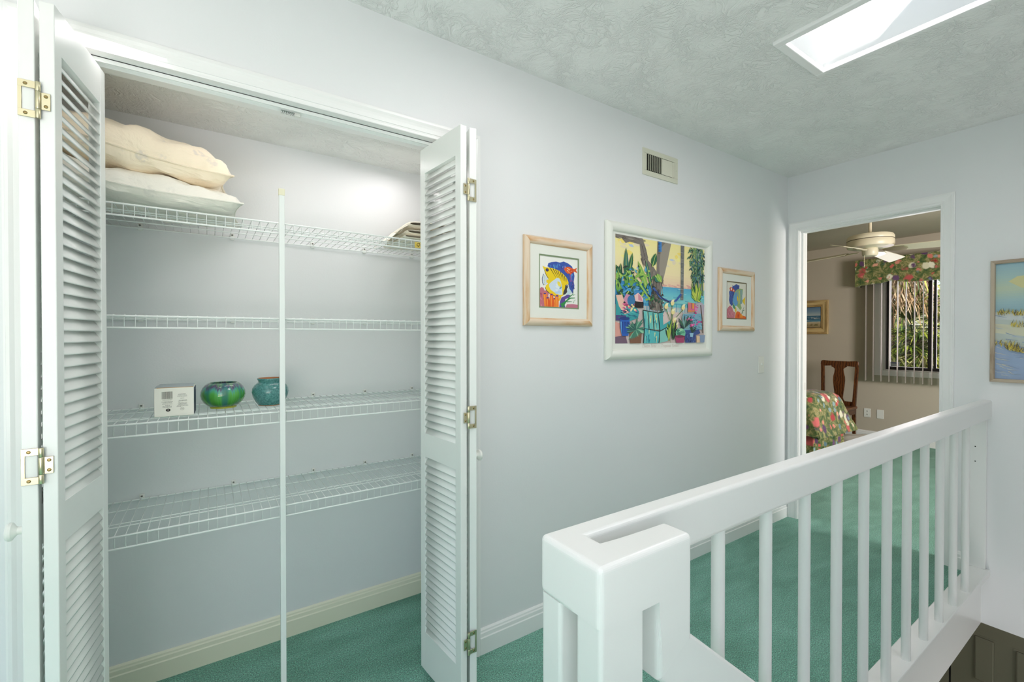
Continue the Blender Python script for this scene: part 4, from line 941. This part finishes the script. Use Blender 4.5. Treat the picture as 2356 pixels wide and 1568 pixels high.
for i in range(19):
    y = .640-.0785*i
    o = v0 if i == 0 else copy_part(v0, bl)
    o.location = (0, y, 0); o.rotation_euler = (0, 0, math.radians(8.5+random.uniform(-1.2, 1.2)))
va = thing('window_valance', 'floral upholstered valance with scalloped hem over the bedroom window', 'valance', (6.82, 0, 2.256))
def hem(y):
    pts = [(.73, 1.930), (.65, 1.942), (.56, 1.948), (.47, 1.953), (.42, 1.966), (.37, 1.984), (.33, 1.975), (.29, 1.955), (.22, 1.944), (.10, 1.940), (-.02, 1.943), (-.12, 1.950), (-.18, 1.966), (-.24, 1.984), (-.30, 1.960), (-.4, 1.944), (-.8, 1.940)]
    for (ya, za), (yb, zb) in zip(pts, pts[1:]):
        if ya >= y >= yb: f = (ya-y)/(ya-yb); f = f*f*(3-2*f); return za+(zb-za)*f
    return 1.94
m = MB(); ys = [.725-.0155*i for i in range(100)]
for x in (0, .028):
    rows = [[m.bm.verts.new((x, y, 0)), m.bm.verts.new((x, y, (hem(y)-2.256)*.5)), m.bm.verts.new((x, y, hem(y)-2.256))] for y in ys]
    for A_, B_ in zip(rows, rows[1:]):
        for k in range(2): m.bm.faces.new((A_[k], B_[k], B_[k+1], A_[k+1]))
    if x == 0: fr_ = rows
for i in range(len(ys)-1):
    for k in (0, 2): m.bm.faces.new((fr_[i][k], fr_[i+1][k], rows[i+1][k], rows[i][k]))
bmesh.ops.recalc_face_normals(m.bm, faces=m.bm.faces[:]); m.build('valance_front', 'floral', va)
MB().box(.0, .18, .7255, .735, -.325, 0).build('valance_return', 'floral', va)
MB().box(.0, .18, -.81, .7255, -.003, .006).build('valance_top', 'floral', va)

# ---------------------------------------------------------------- ceiling fan
fn = thing('ceiling_fan', 'cream ceiling fan with flat blades in the bedroom', 'fan', (5.34, .107, 2.5))
MB().lathe([(0, 0), (.075, 0), (.075, -.02), (.05, -.05), (.018, -.06), (0, -.06)], n=24).build('canopy', 'fan', fn, smooth=True)
MB().lathe([(0, -.05), (.013, -.05), (.013, -.20), (0, -.20)], n=12).build('downrod', 'fan', fn, smooth=True)
MB().lathe([(0, -.185), (.03, -.19), (.05, -.205), (.13, -.212), (.175, -.222), (.186, -.24), (.187, -.262), (.184, -.266), (.184, -.272), (.187, -.276), (.188, -.315), (.180, -.335), (.15, -.345), (0, -.348)], n=40).build('motor_housing', 'fan', fn, smooth=True)
MB().lathe([(.1842, -.2665), (.1855, -.267), (.1855, -.2715), (.1842, -.272)], n=40).build('vent_band', 'fan_dark', fn)
MB().lathe([(0, -.34), (.062, -.345), (.066, -.36), (.063, -.405), (.055, -.418), (0, -.42)], n=28).build('switch_housing', 'fan', fn, smooth=True)
MB().tube([(-.05, .03, -.40), (-.052, .03, -.53)], .0016, 5).build('pull_chain', 'brass', fn)
for a in (-2, 86, 178, -90):
    b = MB(); w0, w1 = .055, .070
    b.prism([(.20, -w0), (.66, -w1), (.675, -w1+.02), (.675, w1-.02), (.66, w1), (.20, w0)], 'z', -.003, .003, bev=.0015, seg=1)
    o = b.build('blade', 'fan', fn); o.location = (0, 0, -.362)
    o.rotation_euler = (Matrix.Rotation(math.radians(a), 3, 'Z') @ Matrix.Rotation(math.radians(2.5), 3, 'Y') @ Matrix.Rotation(math.radians(-17), 3, 'X')).to_euler()
    q = MB(); q.prism([(.10, -.018), (.19, -.045), (.27, -.040), (.29, 0), (.27, .040), (.19, .045), (.10, .018)], 'z', -.010, -.004, bev=.001, seg=1); q.build('blade_iron', 'brass', o)

# ---------------------------------------------------------------- bed, chair, cushion
bed = thing('twin_bed', 'twin bed under a quilted floral comforter and gathered skirt', 'bed', (5.2, 1.30, 0))
def rr(hx, hy, r, n=9):
    pts = []
    for (sx, sy, a0) in ((1, 1, 0), (-1, 1, PI/2), (-1, -1, PI), (1, -1, 1.5*PI)):
        for k in range(n):
            a = a0+PI/2*k/(n-1); pts.append((sx*(hx-r)+r*math.cos(a), sy*(hy-r)+r*math.sin(a)))
    return pts
lev = [(.0, .735, .02), (.18, .735, .05), (.27, .730, .09), (.315, .715, .10), (.345, .69, .10), (.365, .64, .10), (.385, .56, .08), (.41, .46, .05), (.435, .385, .025), (.45, .335, .012), (.44, .33, .012), (.36, .36, .02)]
m = MB(); rings = []
for li, (hx, z, r) in enumerate(lev):
    hy = 1.0-(.45-hx); ring = []
    pts = rr(max(hx, .03), hy, min(r, max(hx, .03)*.9))
    for q, (x, y) in enumerate(pts):
        wv = .012*math.sin(q*1.9+li*.5)*(li/8 if li < 10 else 1); ring.append(m.bm.verts.new((x*(1+wv*.5), y, z+.012*math.sin(3.1*y+x*5)*(1 if li < 5 else .4)+(.012*math.sin(q*1.1) if li > 7 else 0))))
    rings.append(ring)
m.bm.faces.new(rings[0][::-1])
for A_, B_ in zip(rings, rings[1:]):
    for k in range(len(A_)): m.bm.faces.new((A_[k], A_[(k+1) % len(A_)], B_[(k+1) % len(A_)], B_[k]))
bmesh.ops.recalc_face_normals(m.bm, faces=m.bm.faces[:])
o = m.build('comforter', 'floral', bed, smooth=True)
m = MB(); pts = rr(.43, .985, .02, 40)
m.tube([(x, y, .41+.005*math.sin(i)) for i, (x, y) in enumerate(rr(.4275, .9775, .04, 12))]+[(.4275, .9375, .41)], .004, 5, cap=False); m.build('quilt_seam', 'floral', bed, smooth=True)
m = MB(); rings = []
base_pts = []
for (x0, y0, x1, y1) in ((-.35, -.9, .35, -.9), (.35, -.9, .35, .9), (.35, .9, -.35, .9), (-.35, .9, -.35, -.9)):
    n = 40
    for k in range(n):
        f = k/n; nx, ny = (y1-y0), -(x1-x0); d = math.hypot(nx, ny); w = .012*math.sin(f*n*1.7)
        base_pts.append((x0+(x1-x0)*f+nx/d*w, y0+(y1-y0)*f+ny/d*w))
for z in (.40, .2, .01): rings.append([m.bm.verts.new((x*(1 if z > .3 else 1.02), y*(1 if z > .3 else 1.01), z)) for (x, y) in base_pts])
for A_, B_ in zip(rings, rings[1:]):
    for k in range(len(A_)): m.bm.faces.new((A_[k], A_[(k+1) % len(A_)], B_[(k+1) % len(A_)], B_[k]))
m.build('bed_skirt', 'floral', bed, smooth=True)
MB().box(-.33, .33, -.88, .88, .2, .68, bev=.05).build('mattress', 'pale_cushion', bed)
cu = thing('floor_cushion', 'pale grey cloth bundle on the carpet between bed and chair', 'cushion', (5.98, .36, 0))
m = MB(); m.grid(lambda i, j: (.26*math.cos(2*PI*i)*math.sin(PI*j)**.6*(1+.03*math.sin(9*i*2*PI)), .24*math.sin(2*PI*i)*math.sin(PI*j)**.6, .105+.1*math.copysign(abs(math.cos(PI*j))**.8, math.cos(PI*j))+.008*math.sin(12*PI*i)*math.sin(PI*j)), 32, 16, wrapu=True); m.build('cushion_body', 'pale_cushion', cu, smooth=True, recalc=True)
ch_ = thing('dining_chair', 'dark wooden chair with vase splat against the bedroom wall', 'chair', (6.52, .80, 0))
def post(name, pts, sx, sy):
    m = MB(); rings = []
    for (x, y, z, s) in pts: rings.append([m.bm.verts.new((x+a*sx*s/2, y+b*sy*s/2, z)) for a, b in ((-1, -1), (1, -1), (1, 1), (-1, 1))])
    for A_, B_ in zip(rings, rings[1:]):
        for k in range(4): m.bm.faces.new((A_[k], A_[(k+1) % 4], B_[(k+1) % 4], B_[k]))
    m.bm.faces.new(rings[0][::-1]); m.bm.faces.new(rings[-1]); return m.build(name, 'walnut', ch_)
for s in (-1, 1):
    post('back_post', [(.02, s*.165, 0, .9), (.0, s*.165, .43, 1.1), (.01, s*.172, .6, 1), (.035, s*.186, .97, .95)], .034, .032)
    post('front_leg', [(-.40, s*.19, 0, .75), (-.40, s*.19, .40, 1.1)], .042, .042)
    MB().box(-.39, .0, s*.18-.01, s*.18+.01, .36, .42).build('seat_rail', 'walnut', ch_)
m = MB(); prof = []
m.prism([(-.205, .945), (-.200, .99), (-.18, 1.0), (-.1, .994), (.1, .994), (.18, 1.0), (.200, .99), (.205, .945), (.16, .928), (.07, .936), (-.07, .936), (-.16, .928)], 'x', .018, .042, bev=.003, seg=1); m.build('crest_rail', 'walnut', ch_)
half = [(.075, .945), (.085, .925), (.060, .912), (.045, .895), (.050, .85), (.062, .80), (.064, .75), (.058, .68), (.048, .60), (.042, .54), (.050, .515), (.062, .50), (.060, .46)]
m = MB(); m.prism(half+[(-y, z) for y, z in half[::-1]], 'x', .014, .026); m.build('splat', 'walnut', ch_)
MB().box(.0, .03, -.155, .155, .455, .50, bev=.003).build('back_rail', 'walnut', ch_)
MB().box(-.42, .015, -.20, .20, .42, .455, bev=.012).build('seat', 'walnut', ch_)
MB().box(-.41, -.385, -.18, .18, .36, .42).build('seat_rail', 'walnut', ch_)

# ---------------------------------------------------------------- lower storey door
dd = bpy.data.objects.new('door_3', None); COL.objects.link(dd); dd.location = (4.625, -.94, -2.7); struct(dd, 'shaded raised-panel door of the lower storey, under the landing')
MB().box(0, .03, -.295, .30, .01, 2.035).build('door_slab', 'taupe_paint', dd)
for (y0, y1) in ((.075, .175), (-.175, -.028)):
    for (z0, z1) in ((1.51, 1.825), (.75, 1.40), (.2, .65)):
        m = MB(); m.box(-.002, .0, y0-.012, y1+.012, z0-.012, z1+.012); m.build('panel_moulding', 'taupe_paint', dd)
        MB().box(-.011, -.001, y0, y1, z0, z1, bev=.008, seg=2).build('raised_panel', 'taupe_paint', dd)
MB().box(.0, .02, .3005, .311, .01, 2.035).build('gap_shade', 'dark', dd)  # dark strip painted in place of the shade beside the door

# ---------------------------------------------------------------- palms outside the bedroom window
def frond_mesh(m, base, direc, length, spread, nleaf, cols, rnd, droop=.35, wid=.022, tangle=0):
    """costapalmate fan: a stalk and a fan of long narrow segments"""
    base = Vector(base); d = Vector(direc).normalized()
    side = d.cross(Vector((0, 0, 1)))
    if side.length < .1: side = Vector((0, 1, 0))
    side.normalize(); up = side.cross(d)
    hub = base+d*length*.45+Vector((0, 0, -.06*length))
    c0 = lin(rnd.choice(cols)); q = side*.012
    m.cpoly([base-q, base+q, hub+q*.7, hub-q*.7], c0)
    for k in range(nleaf):
        f = (k/(nleaf-1)-.5)*2; a = f*spread
        dl = (d*math.cos(a)+side*math.sin(a)+up*rnd.uniform(-.10, .10)).normalized()
        Lf = length*(.75-.2*abs(f))*rnd.uniform(.85, 1.1); c = lin(rnd.choice(cols)); p = hub; w = wid*rnd.uniform(.8, 1.2)
        wv = dl.cross(up); wv.normalize(); n = 4; prev = (p-wv*w*.3, p+wv*w*.3)
        for s in range(1, n+1):
            t = s/n; pos = hub+dl*Lf*t+Vector((0, 0, -droop*Lf*t*t))+Vector((rnd.uniform(-1, 1), rnd.uniform(-1, 1), rnd.uniform(-1, 1)))*tangle*t
            ww = w*(1 if s < 3 else .7 if s == 3 else .12)
            cur = (pos-wv*ww*.5, pos+wv*ww*.5); cc = tuple(x*(1+.12*t) for x in c); m.cpoly([prev[0], prev[1], cur[1], cur[0]], cc); prev = cur
GREEN = ((120, 146, 44), (92, 122, 44), (164, 176, 60), (70, 98, 44), (196, 196, 92), (142, 160, 62), (54, 82, 40))
PALE = ((206, 204, 130), (176, 184, 84), (220, 214, 160), (120, 146, 60), (232, 226, 190), (150, 140, 90))
DEAD = ((190, 158, 118), (214, 188, 150), (160, 128, 92), (226, 206, 176), (140, 108, 78), (200, 174, 140))
def palm(label, loc, crown, seed, nfr, ndead, L0, face):
    rnd = random.Random(seed); t = thing('palm_tree', label, 'palm', loc, 0, 'palms outside the bedroom window')
    m = MB(); hc = crown
    m.tube([(0.03*math.sin(i*1.3), .03*math.cos(i), hc*i/8) for i in range(9)], [.17-.03*i/8 for i in range(9)], 10); m.build('trunk', 'trunk', t, smooth=True)
    for i in range(nfr):
        az = face+rnd.uniform(-1.9, 1.9); el = rnd.uniform(-.75, .95)
        m = MB(); frond_mesh(m, (.1*math.cos(az), .1*math.sin(az), hc+rnd.uniform(-.25, .1)), (math.cos(az)*math.cos(el), math.sin(az)*math.cos(el), math.sin(el)), L0*rnd.uniform(.8, 1.15), rnd.uniform(.9, 1.3), rnd.randint(26, 34), GREEN if rnd.random() < .6 else PALE, rnd, droop=rnd.uniform(.15, .5))
        m.build('frond', 'leafcol', t)
    for i in range(ndead):
        az = face+rnd.uniform(-1.7, 1.7)
        m = MB(); frond_mesh(m, (.12*math.cos(az), .12*math.sin(az), hc-.15), (math.cos(az)*.42, math.sin(az)*.42, -1), L0*rnd.uniform(.7, 1.1), rnd.uniform(.35, .7), 26, DEAD, rnd, droop=.15, wid=.026, tangle=.05)
        m.build('dead_frond', 'leafcol', t)
    return t
palm('tall palm with a hanging brown skirt, outside the bedroom window', (8.7, 1.0, -2.9), 6.1, 5, 12, 44, 1.25, PI)
palm('dense green palm filling the lower part of the bedroom window', (9.1, .72, -2.9), 4.15, 6, 40, 0, 1.15, PI)
palm('palm leaning in behind the right pane of the bedroom window', (9.6, .05, -2.9), 4.2, 9, 34, 2, 1.25, PI*.95)
palm('low palm with pale arching fronds nearest the bedroom window', (8.95, 1.15, -2.9), 3.3, 14, 34, 6, 1.1, PI)
palm('farthest palm closing the view beyond the other fronds', (11.4, 1.5, -2.9), 4.6, 24, 40, 10, 1.7, PI)
